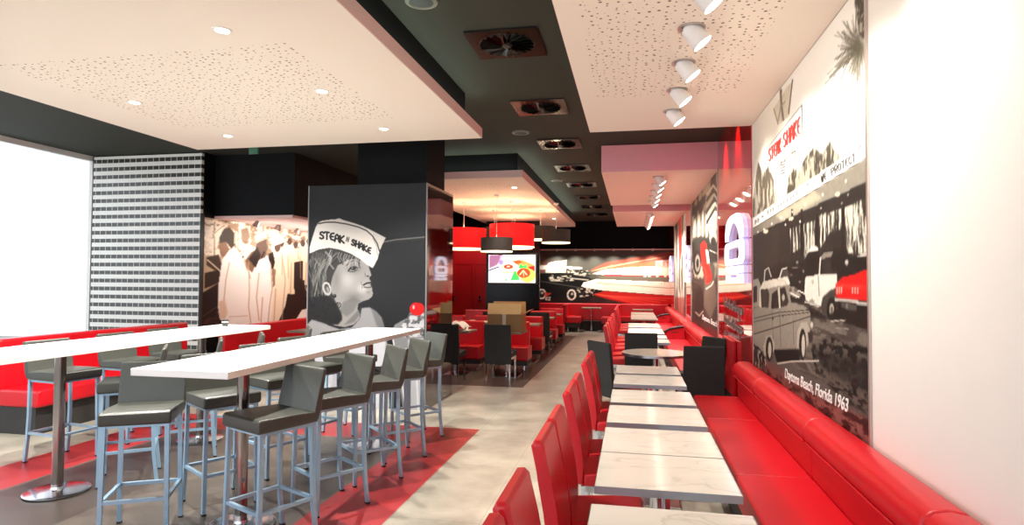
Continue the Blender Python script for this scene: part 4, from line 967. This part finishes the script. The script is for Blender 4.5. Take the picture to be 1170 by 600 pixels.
# ---- white high tables
def high_table(x0, x1, y0, y1, label, posts):
    xm = (x0+x1)/2; t = thing('high_table', label, 'high table', (xm, (y0+y1)/2, 0), 0, 'white high tables')
    ym = (y0+y1)/2; hx, hy = (x1-x0)/2, (y1-y0)/2
    b = bmn(); rbox(b, (-hx, -hy, 1.058), (hx, hy, 1.1), .002, 1); build('tabletop', b, M_white, t)
    b = bmn(); e = .0025
    rbox(b, (hx, -hy, 1.059), (hx+e, hy, 1.098)); rbox(b, (-hx-e, -hy, 1.059), (-hx, hy, 1.098)); build('edge_band', b, M_whiteedge, t, smooth=False)
    for py in posts:
        b = bmn(); tube(b, [(0, py-ym, .02), (0, py-ym, 1.06)], .038, 28); l = build('post', b, M_postchrome, t)
        b = bmn(); lathe(b, [(0, .004), (.2, .004), (.215, .008), (.215, .014), (.19, .02), (.045, .028), (.04, .045)], 40, Matrix.Translation((0, py-ym, 0))); build('base', b, M_chrome, l)
        b = bmn(); rbox(b, (-.15, py-ym-.15, 1.05), (.15, py-ym+.15, 1.058)); build('mounting_plate', b, M_darkbase, l, smooth=False)
    return t
high_table(-2.83, -2.205, 3.03, 6.17, 'near long white high table on chrome posts, running towards the child mural', (3.62, 5.58))
high_table(-4.575, -3.955, 3.03, 6.15, 'far long white high table on chrome posts, behind the nearer one', (3.9, 5.45))
t = thing('table_cup', 'small black cup standing near the end of the far high table', 'cup', (-4.36, 5.93, 1.1))
b = bmn(); lathe(b, [(0, 0), (.028, 0), (.036, .065), (.033, .068), (.026, .01), (0, .008)], 20); build('cup_body', b, M_dish, t)
b = bmn(); lathe(b, [(.0285, .012), (.0345, .05)], 20); build('label_band', b, M_paper, t)

# ---- marble tables for two
def mk_two():
    t = thing('marble_table', '', 'table')
    b = bmn(); rbox(b, (-.297, -.260, .722), (.297, .260, .75), .0015, 1); build('marble_top', b, M_marble, t)
    b = bmn(); z0, z1, e = .716, .7485, .003
    for s in (1, -1):
        rbox(b, (-.3, s*.2615-.0017, z0), (.3, s*.2615+.0017, z1)); rbox(b, (s*.2985-.0017, -.26, z0), (s*.2985+.0017, .26, z1))
    build('metal_edge', b, M_alu, t, smooth=False)
    b = bmn(); tube(b, [(0, 0, .02), (0, 0, .716)], .028, 20); p = build('post', b, M_chrome, t)
    b = bmn(); rbox(b, (-.085, -.2, 0), (.2, .2, .012), .003, 1); build('base_plate', b, M_chrome, t)
    b = bmn(); rbox(b, (-.16, -.03, .70), (.16, .03, .716)); rbox(b, (-.03, -.16, .70), (.03, .16, .716)); build('bracket', b, M_darkbase, t, smooth=False)
    return t
TWO = Maker(mk_two)
tl = [(1.62, 'marble table below the bottom photo edge, nearest the camera'), (2.16, 'marble table cut off by the bottom edge of the photo'),
      (2.895, 'nearest fully seen marble table, front one of its joined pair'), (3.430, 'marble table joined behind the nearest fully seen one'),
      (4.09, 'marble table at the front of the second joined pair'), (4.72, 'marble table at the rear of the second joined pair'),
      (5.52, 'marble table in front of the round table, near half of the third pair'), (6.14, 'marble table touching the chairs of the round table')]
for i, (y, l) in enumerate(tl):
    o = TWO.put((.14, y, 0), 0, l, 'marble tables along the front red bench')
for i, y in enumerate((9.12, 9.80, 10.62, 11.20, 11.98, 12.56)):
    TWO.put((.22, y, 0), 0, 'marble table beyond the round table, %s of six' % ['nearest', 'second', 'third', 'fourth', 'fifth', 'farthest'][i], 'marble tables beyond the round table')
def mk_grey():
    t = thing('grey_table', '', 'table')
    b = bmn(); rbox(b, (-.3, -.30, .722), (.3, .30, .75), .002, 1); build('tabletop', b, M_greytop, t)
    b = bmn(); tube(b, [(0, 0, .02), (0, 0, .722)], .028, 16); build('post', b, M_chrome, t)
    b = bmn(); rbox(b, (-.22, -.22, 0), (.22, .22, .012)); build('base_plate', b, M_chrome, t, smooth=False)
    return t
GREY = Maker(mk_grey)
for i, y in enumerate((14.35, 15.0, 15.65, 16.35, 17.0)):
    GREY.put((.26, y, 0), 0, 'greyish table by the rear side bench, %s of five' % ['nearest', 'second', 'third', 'fourth', 'farthest'][i], 'greyish tables at the rear right')
GREY.put((.30, 19.0, 0), 0, 'greyish table in the rear right corner below the light trail mural')
GREY.put((-1.30, 19.75, 0), 0, 'greyish table between two red booth seats below the rear mural')

# ---- round table
t = thing('round_table', 'round marble table with four black chairs', 'table', (.27, 7.66, 0))
b = bmn(); lathe(b, [(0, .722), (.396, .722), (.398, .725), (.398, .747), (.395, .75), (0, .75)], 64); build('marble_top', b, M_marble, t)
b = bmn(); lathe(b, [(.398, .718), (.402, .718), (.402, .748), (.398, .748)], 64); build('metal_edge', b, M_alu, t)
b = bmn(); tube(b, [(0, 0, .02), (0, 0, .722)], .035, 24); build('post', b, M_chrome, t)
b = bmn(); lathe(b, [(0, 0), (.25, 0), (.25, .012), (.04, .03), (0, .03)], 40); build('base', b, M_chrome, t)

# ---- red high-backed chairs and black chairs (front along local +x)
def mk_chair(kind):
    def f():
        m, ht = (M_redchair, .95) if kind == 'red' else (M_black, .92)
        t = thing('red_chair' if kind == 'red' else 'black_chair', '', 'chair')
        w = .19 if kind == 'red' else .215
        b = bmn(); prism(b, [(-.20, .40), (.13, .40), (.142, .415), (.14, .47), (.125, .488), (.06, .492), (-.20, .475)] if kind == 'red' else [(-.20, .40), (.20, .40), (.212, .415), (.21, .47), (.195, .488), (.10, .492), (-.20, .475)], -w, w, r=.016, seg=3); build('seat', b, m, t)
        b = bmn()
        if kind == 'red':
            prism(b, [(-.195, .40), (-.245, .41), (-.258, .52), (-.275, .66), (-.30, .80), (-.33, .93), (-.318, .952), (-.292, .955), (-.275, .94), (-.245, .80), (-.218, .66), (-.2, .52)], -w, w, r=.02, seg=4)
        else:
            prism(b, [(-.20, .30), (-.235, .30), (-.245, .5), (-.262, .70), (-.29, .90), (-.28, .92), (-.258, .92), (-.245, .905), (-.225, .70), (-.205, .5)], -w, w, r=.012, seg=3)
        build('backrest', b, m, t)
        for sx in (1, -1):
            for s in (1, -1):
                x = (.108 if kind == 'red' else .175) if sx > 0 else -.205
                b = bmn(); tube(b, [(x, s*(w-.03), .395 if sx > 0 or kind == 'red' else .32), (x+.005*sx, s*(w-.025), 0)], .012, square=True); build('leg', b, M_chrome, t)
        b = bmn()
        q = .125 if kind == 'red' else .19; rbox(b, (-.2, -w+.012, .365), (q, -w+.042, .40)); rbox(b, (-.2, w-.042, .365), (q, w-.012, .40)); rbox(b, (q-.03, -w+.042, .37), (q, w-.042, .40)); build('seat_rail', b, M_chrome, t, smooth=False)
        return t
    return f
RED = Maker(mk_chair('red')); BLK = Maker(mk_chair('black'))
rl = [(1.55, 'red chair below the bottom photo edge'), (1.985, 'nearest red chair whose top shows at the bottom of the photo'),
      (2.70, 'red chair at the nearest fully seen marble table, taller looking front one'), (3.115, 'red chair tucked right behind the large front one'),
      (3.85, 'red chair at the front marble table of the second pair'), (4.29, 'red chair at the rear marble table of the second pair'),
      (5.20, 'red chair at the third pair of marble tables, front one'), (5.70, 'red chair at the third pair, nearest to the black chairs')]
for y, l in rl: RED.put((-.085, y, 0), 0, l, 'red chairs facing the front bench')
for i, y in enumerate((9.2, 9.8, 10.6, 11.2, 12.0, 12.6)):
    RED.put((-.10, y, 0), 0, 'red chair beyond the round table, %s of six' % ['nearest', 'second', 'third', 'fourth', 'fifth', 'farthest'][i], 'red chairs beyond the round table')
for i, y in enumerate((14.4, 15.05, 15.7, 16.4)):
    RED.put((-.10, y, 0), 0, 'red chair in the rear row by the greyish tables, %s of four' % ['nearest', 'second', 'third', 'farthest'][i], 'red chairs at the rear')
BLK.put((-.17, 7.25, 0), R(38), 'black chair on the aisle side of the round table')
BLK.put((.12, 8.10, 0), R(-88), 'black chair on the far side of the round table, only its top visible')
BLK.put((.74, 7.12, 0), R(93), 'black chair with its back to the camera at the end of the front bench')
BLK.put((.78, 7.86, 0), R(212), 'black chair against the red wall panel by the round table')

# ---- red wall benches on the right
def bench(label, y0, cuts, arm=None, plinth=True):
    t = thing('wall_bench', label, 'bench', (1.03, y0, 0))
    for a, b_ in zip(cuts, cuts[1:]):
        a -= y0; b_ -= y0
        b = bmn(); prism(b, [(-.42, .30), (.01, .30), (.01, .455), (0, .462), (-.40, .462), (-.42, .45)], a+.002, b_-.002, r=.012, seg=3); build('seat_cushion', b, M_red, t)
        b = bmn(); prism(b, [(.015, .44), (.005, .50), (.0, .655), (.02, .665), (.145, .665), (.145, .44)], a+.002, b_-.002, r=.006, seg=2); c_ = build('back_cushion', b, M_red, t)
        b = bmn(); prism(b, [(.01, .668), (-.028, .675), (-.04, .70), (-.042, .74), (-.026, .785), (.01, .812), (.06, .82), (.12, .81), (.145, .79), (.145, .668)], a+.002, b_-.002, r=.016, seg=3); build('head_roll', b, M_red, t)
        b = bmn(); tube(b, [(-.034, a+.02, .672), (-.034, b_-.02, .672)], .0055, 8); build('piping', b, M_red, c_)
    L = cuts[-1]-y0
    b = bmn(); rbox(b, (-.36, .03, .03), (.145, L-.03, .30)); build('plinth', b, M_darkbase, t, smooth=False)
    if arm:
        for ya, nm in arm:
            ya -= y0
            pr_ = [(-.43, .30), (-.44, .50), (-.40, .60), (-.30, .66), (-.12, .70), (.0, .71), (.0, .30)]
            b = bmn(); prism(b, pr_, ya, ya+.07, r=.01, seg=2); a_ = build('armrest', b, M_red, t)
            b = bmn(); tube(b, [(x, ya-.004, z) for x, z in pr_[:-1]], .024, 10); build('black_edging', b, M_dish, a_)
            b = bmn(); rbox(b, (-.27, ya-.006, .585), (-.13, ya+.002, .60)); build('hand_slot', b, M_dish, a_, smooth=False)
    return t
bench('long bright red wall bench below the street mural', .95, [.95, 2.42, 3.90, 5.42, 6.50])
bench('second red wall bench, beyond the round table', 8.2, [8.2, 9.9, 11.3, 12.62])
bench('third red wall bench with a black edged armrest', 12.75, [12.75, 14.3, 15.8, 17.35], arm=[(12.67, 'a')])
bench('farthest red side bench with a black edged armrest', 17.5, [17.5, 18.7, 19.8], arm=[(17.42, 'a')])
t = thing('red_wall_pad', 'low plain red pad on the wall between the two front benches', 'wall pad', (1.17, 7.4, 0))
b = bmn(); rbox(b, (-.05, 0, .30), (0, .62, .93), .01, 2); rbox(b, (-.05, .625, .30), (0, .78, .93), .01, 2); build('pad', b, M_redchair, t)
b = bmn(); rbox(b, (-.04, 0, 0), (0, .78, .30)); build('lower_board', b, M_darkbase, t, smooth=False)

# ---- rear wall bench with booth seats
t = thing('rear_bench', 'bright red bench running along the rear wall below the car mural', 'bench', (-2, 20.0, 0))
b = bmn(); rbox(b, (-3.1, .25, .30), (3.15, .44, .86), .03, 3); build('backrest', b, M_red, t)
b = bmn(); rbox(b, (-3.1, .0, .30), (.16, .25, .46), .02, 2); build('seat_cushion', b, M_red, t)
b = bmn(); rbox(b, (1.45, 0, .30), (2.72, .25, .46), .02, 2); build('seat_cushion', b, M_red, t)
b = bmn(); rbox(b, (-3.1, .06, 0), (2.72, .4, .298)); build('plinth', b, M_darkbase, t, smooth=False)

def mk_sofa():
    """upholstered booth seat; sitter looks along local -y, right end at x = 0"""
    t = thing('booth_seat', '', 'booth seat'); w = -.68
    b = bmn(); prism(b, [(0, .22), (-.02, .2), (w, .2), (w, .44), (0, .44)], -.52, -.02, r=.03, seg=3)
    build('seat', b, M_red, t)
    b = bmn(); rbox(b, (w, -.10, .42), (-.05, .06, .86), .03, 3); build('backrest', b, M_red, t)
    b = bmn(); rbox(b, (w, -.49, .12), (-.012, .04, .205)); build('plinth', b, M_darkbase, t, smooth=False)
    for x in (w+.06, -.07):
        for y in (-.43, -.02):
            b = bmn(); tube(b, [(x, y, .12), (x, y, 0)], .012, square=True); build('leg', b, M_chrome, t)
    return t
SOFA = Maker(mk_sofa)
ord_ = ['nearest', 'second', 'third', 'fourth', 'fifth']
DOWN.put((-4.62, 16.5, CZ), 0, 'round recessed downlight in front of the red doors')  # fixture and its beam are added to brighten the dark red wall
light('downlight_beam', 'SPOT', (-4.62, 16.5, CZ-.03), 130, (1, .9, .8), (-4.62, 17.1, 0), spot_size=R(110), spot_blend=.5, shadow_soft_size=.05)
for k, y in enumerate((11.05, 12.75, 15.05, 16.6)):
    SOFA.put((-1.80, y, 0), 0, 'red booth seat in the aisle column of booths, %s from the camera' % ord_[k], 'red booth seats in the aisle column')
for k, y in enumerate((11.05, 12.75, 15.05)):
    SOFA.put((-2.66, y, 0), 0, 'red booth seat in the inner column of booths, %s from the camera' % ord_[k], 'red booth seats in the inner column')
SOFA.put((-3.5, 12.75, 0), 0, 'red booth seat deep on the left, behind the papers')
SOFA.put((-3.5, 15.05, 0), 0, 'red booth seat in front of the red doors')
for k, y in enumerate((10.2, 12.05, 14.2, 15.72)):
    GREY.put((-2.10, y, 0), 0, 'greyish booth table in the aisle column, %s' % ['under the cardboard box', 'behind the first booth seat', 'beside the side black chair', 'farthest from the camera'][k], 'greyish booth tables in the aisle column')
for k, y in enumerate((10.2, 12.05, 14.2)):
    GREY.put((-3.0, y, 0), 0, 'greyish booth table in the inner column, %s' % ['under the crumpled papers', 'behind the first inner booth seat', 'farthest from the camera'][k], 'greyish booth tables in the inner column')
GREY.put((-3.85, 12.05, 0), 0, 'greyish booth table deep on the left below the red lampshade')
BLK.put((-2.07, 9.62, 0), R(88), 'black chair with its back to the camera in front of the cardboard box')
BLK.put((-2.86, 9.40, 0), R(90), 'black chair half hidden by the glossy side of the dark block')
BLK.put((-1.98, 13.45, 0), R(88), 'black chair in the aisle column, right of the cardboard box')
BLK.put((-3.05, 13.45, 0), R(90), 'black chair in the inner column, left of the cardboard box')

# rear booth seats facing each other across the small table
def booth_end(x, flip, label):
    t = thing('rear_booth_seat', label, 'booth seat', (x, 19.2, 0), 0, 'facing booth seats below the rear mural'); s = -1 if flip else 1
    b = bmn(); rbox(b, (min(0, s*.46), 0, .28), (max(0, s*.46), .78, .47), .03, 3); build('seat', b, M_red, t)
    b = bmn(); rbox(b, (min(-s*.12, .0), 0, .28), (max(-s*.12, .0), .78, .86), .03, 3); build('backrest', b, M_redchair, t)
    b = bmn(); rbox(b, (min(0, s*.42), .03, .14), (max(0, s*.42), .75, .28)); build('plinth', b, M_darkbase, t, smooth=False)
    for q in (.05, .38):
        b = bmn(); tube(b, [(s*q, .06, .14), (s*q, .06, 0)], .015, square=True); build('leg', b, M_chrome, t)
booth_end(-2.05, False, 'red booth seat left of the small table below the rear mural')
booth_end(-.50, True, 'red booth seat right of the small table below the rear mural')

# ---- things on the booth tables
t = thing('cardboard_box', 'open cardboard box with raised flaps standing on a booth table', 'box', (-2.10, 10.2, .75))
b = bmn(); w, d, h, k = .285, .24, .30, .004
rbox(b, (-w, -d, 0), (w, -d+k, h)); rbox(b, (-w, d-k, 0), (w, d, h)); rbox(b, (-w, -d+k, 0), (-w+k, d-k, h)); rbox(b, (w-k, -d+k, 0), (w, d-k, h)); rbox(b, (-w+k, -d+k, 0), (w-k, d-k, k))
build('box_body', b, M_card, t, smooth=False)
for nm, M, sx, sz in (('f', Matrix.Translation((0, -d, h)) @ Matrix.Rotation(R(-14), 4, 'X'), w, .185), ('b', Matrix.Translation((0, d, h)) @ Matrix.Rotation(R(10), 4, 'X'), w, .20),
                      ('r', Matrix.Translation((w, 0, h)) @ Matrix.Rotation(R(-90), 4, 'Z') @ Matrix.Rotation(R(-62), 4, 'X') , d-.01, .16)):
    b = bmn(); rbox(b, (-sx, -.002, 0), (sx, .002, sz), M=M); build('flap', b, M_cardin, t, smooth=False)
b = bmn(); rbox(b, (-.03, -d-.002, .12), (.03, -d-.0005, h)); build('tape_strip', b, M_tape, t, smooth=False)
rng = random.Random(3)
def paper(name, label, x, y, rot, w, l, amp, seed, z=.752):
    b = bmn(); n = 12; rg = random.Random(seed); ph = [rg.uniform(0, 6) for _ in range(4)]
    g = [[None]*(n+1) for _ in range(n+1)]
    for i in range(n+1):
        for j in range(n+1):
            u, v = i/n-.5, j/n-.5
            zz = amp*(1+.5*math.sin(7*u+ph[0])+.5*math.sin(9*v+ph[1])+.35*math.sin(15*(u+v)+ph[2])) * (1-.3*abs(u))
            g[i][j] = b.verts.new((u*w, v*l, max(0, zz)))
    for i in range(n):
        for j in range(n): b.faces.new((g[i][j], g[i+1][j], g[i+1][j+1], g[i][j+1]))
    ex = bmesh.ops.extrude_face_region(b, geom=b.faces[:]); bmesh.ops.translate(b, vec=(0, 0, .003), verts=[q for q in ex['geom'] if isinstance(q, bmesh.types.BMVert)])
    o = build(name, b, M_paper, ang=60); o.location = (x, y, z); o.rotation_euler = (0, 0, rot); tag(o, label, 'paper', 'papers on the booth tables'); return o
paper('crumpled_paper', 'crumpled sheet of white wrapping paper on the inner booth table', -3.04, 10.2, .0, .5, .46, .075, 1)
paper('crumpled_paper', 'flat grey paper sheet on the right edge of the inner booth table', -2.745, 9.99, .0, .09, .26, .012, 2)
paper('crumpled_paper', 'pale papers lying on the second inner booth table', -3.1, 12.05, .1, .5, .4, .02, 5)

# ---- red seating below the workers mural
def long_bench(label, x, y0, y1, zt, seat=True):
    t = thing('side_bench', label, 'bench', (x, y0, 0)); L = y1-y0
    b = bmn(); rbox(b, (-.14, 0, .3), (0, L, zt), .03, 3); build('backrest', b, M_red, t)
    b = bmn(); rbox(b, (0, 0, .28), (.5, L, .46), .03, 3); build('seat_cushion', b, M_red, t)
    b = bmn(); rbox(b, (-.1, .03, 0), (.44, L-.03, .28)); build('plinth', b, M_darkbase, t, smooth=False)
long_bench('red bench along the wall below the mural of workers', -6.2, 8.45, 13.2, .86)
long_bench('red bench in front of the white slatted facing on the far left', -6.45, 5.2, 7.95, .97)
GREY.put((-5.35, 9.55, 0), 0, 'greyish table at the bench below the mural of workers')
GREY.put((-5.35, 11.2, 0), 0, 'greyish table farther along the bench below the mural of workers')
RED.put((-4.72, 9.3, 0), R(180), 'dark looking red chair left of the dark mural block')

# ---- drum lampshades over the booths
def pendant(x, y, r, z0, z1, red, label, cords=3):
    t = thing('drum_pendant_lamp', label, 'pendant lamp', (x, y, 0), 0, 'drum lampshades over the booths')
    m = M_shred if red else M_shblk; h = z1-z0
    b = bmn(); lathe(b, [(r-.006, z0), (r, z0), (r, z1), (r-.006, z1), (r-.006, z0)], 56); build('lamp_shade', b, m, t)
    b = bmn(); lathe(b, [(r+.001, z0-.001), (r+.001, z0+.02)], 56); lathe(b, [(r-.006, z0+.004), (0, z0+.004)], 56); build('diffuser', b, M_drumin, t)
    b = bmn(); tube(b, [(0, 0, z1-.1), (0, 0, PZ)], .004, 6)
    for k in range(3):
        a = 2*PI*k/3+.5; tube(b, [(0, 0, z1-.02), ((r-.01)*math.cos(a), (r-.01)*math.sin(a), z1-.02)], .004, 6)
    build('cord', b, M_lamp, t)
    b = bmn(); lathe(b, [(0, PZ-.03), (.05, PZ-.03), (.055, PZ), (0, PZ)], 20); build('ceiling_rose', b, M_lamp, t)
    light('lamp', 'POINT', (x, y, z1-.02), 13 if r > .35 else 8, (1, .74, .45), shadow_soft_size=.06)
pendant(-3.38, 12.0, .45, 2.235, 2.66, True, 'large red drum lampshade on the left, half hidden by the dark block')
pendant(-2.38, 12.0, .45, 2.27, 2.735, True, 'large red drum lampshade in the middle, highest hung')
pendant(-2.87, 14.8, .44, 2.39, 2.77, True, 'lower red drum lampshade behind the middle one')
pendant(-2.47, 11.0, .295, 2.135, 2.40, False, 'small black drum lampshade hanging lowest in front of the television')
pendant(-2.04, 13.6, .33, 2.52, 2.83, False, 'black drum lampshade just right of the middle red one')
pendant(-1.54, 12.4, .29, 2.375, 2.655, False, 'black drum lampshade farthest right')
pendant(-3.05, 13.35, .29, 2.50, 2.79, False, 'black drum lampshade at the back between the two large red ones')

# ---- television
t = thing('television', 'flat television showing sliced tomato and lettuce on a black glossy wall', 'television', (-3.15, 15.96, 1.92), 0)
t.location.y = 15.94
b = bmn(); rbox(b, (-.68, -.05, -.41), (.68, .0, .41), .008, 2); build('casing', b, M_dish, t)
b = bmn(); rbox(b, (-.2, 0, -.12), (.2, .058, .1)); build('wall_bracket', b, M_dish, t, smooth=False)
x0, x1, z0, z1 = -3.15-.635, -3.15+.635, 1.92-.37, 1.92+.37
c = Canvas(x0, x1, z0, z1, .012, .012, Y=15.9)
c.fill((250, 246, 250)); p0 = at(0, 0, Y=15.9)
c.poly([(559, 292), (575, 291), (568, 303), (559, 307)], (150, 100, 132), 1, 3); c.poly([(572, 292), (600, 291), (585, 300), (570, 302)], (206, 176, 232), .8, 3); c.line([(559, 309), (570, 305)], 1.4, (70, 50, 90)); c.ell(572.5, 300, 2.6, 3, (120, 110, 160), .7, 1)
c.poly([(585, 298), (597, 297), (611, 303), (611, 314), (600, 310)], (240, 140, 70), 1, 2); c.poly([(586, 299), (594, 297), (597, 300), (590, 302)], (226, 84, 40)); c.poly([(604, 305), (611, 304), (611, 310), (606, 309)], (206, 30, 20))
c.ell(580.5, 305.5, 9, 4, (248, 214, 176)); c.ell(581, 304.8, 5.2, 2.5, (220, 50, 30)); c.ell(581, 304.6, 2, 1, (250, 220, 200)); c.line([(574, 311), (588, 311.5)], 1.6, (244, 190, 110))
c.ell(603, 315, 9, 8, (250, 200, 90)); c.poly([(583, 321), (588, 309), (592, 312), (594, 320), (588, 320)], (60, 200, 80)); c.poly([(592, 306), (595, 301), (598, 304), (601, 302), (603, 306), (598, 309)], (60, 200, 90))
c.ell(598.5, 312, 7.6, 5.6, (232, 66, 26)); c.line([(594, 314), (598, 309), (602, 314)], 1.3, (255, 200, 160)); c.line([(598, 309), (598.5, 316)], 1, (255, 190, 150)); c.poly([(577, 319), (580, 318), (580, 321), (577, 321)], (120, 220, 120))
s_ = c.mesh('screen', M_screen, t, 1.0); me = s_.data
for v in me.vertices: v.co = (v.co.x+3.15, -.054, v.co.z-1.92)

# ---- ground outside the shop front
o = slab('ground_outside', -30, -8.75, -12, 14, -.12, -.02, M_pave); o['kind'] = 'structure'; o.name = 'ground'

# ================================================================== LIGHT
w = bpy.data.worlds.new('daylight'); S.world = w; w.use_nodes = True
bg = w.node_tree.nodes['Background']; bg.inputs[0].default_value = (.86, .93, 1, 1); bg.inputs[1].default_value = 1.1
light('window_daylight', 'AREA', (-3.8, -3.3, 2.0), 185, (.76, .88, 1), (-3.0, 4, 1.2), shape='RECTANGLE', size=9.5, size_y=3.0)
light('window_daylight', 'AREA', (-9.0, 2.8, 1.9), 125, (.84, .92, 1), (0, 3.2, 1.0), shape='RECTANGLE', size=10, size_y=3.0)

v = S.view_settings
v.view_transform = 'Standard'; v.look = 'None'; v.gamma = 1; v.exposure = .36
try: v.use_curve_mapping = False
except Exception: pass
S.cycles.use_denoising = True
S.cycles.max_bounces = 8; S.cycles.diffuse_bounces = 5; S.cycles.glossy_bounces = 4; S.cycles.transparent_max_bounces = 8
S.cycles.sample_clamp_indirect = 6; S.cycles.caustics_reflective = False; S.cycles.caustics_refractive = False
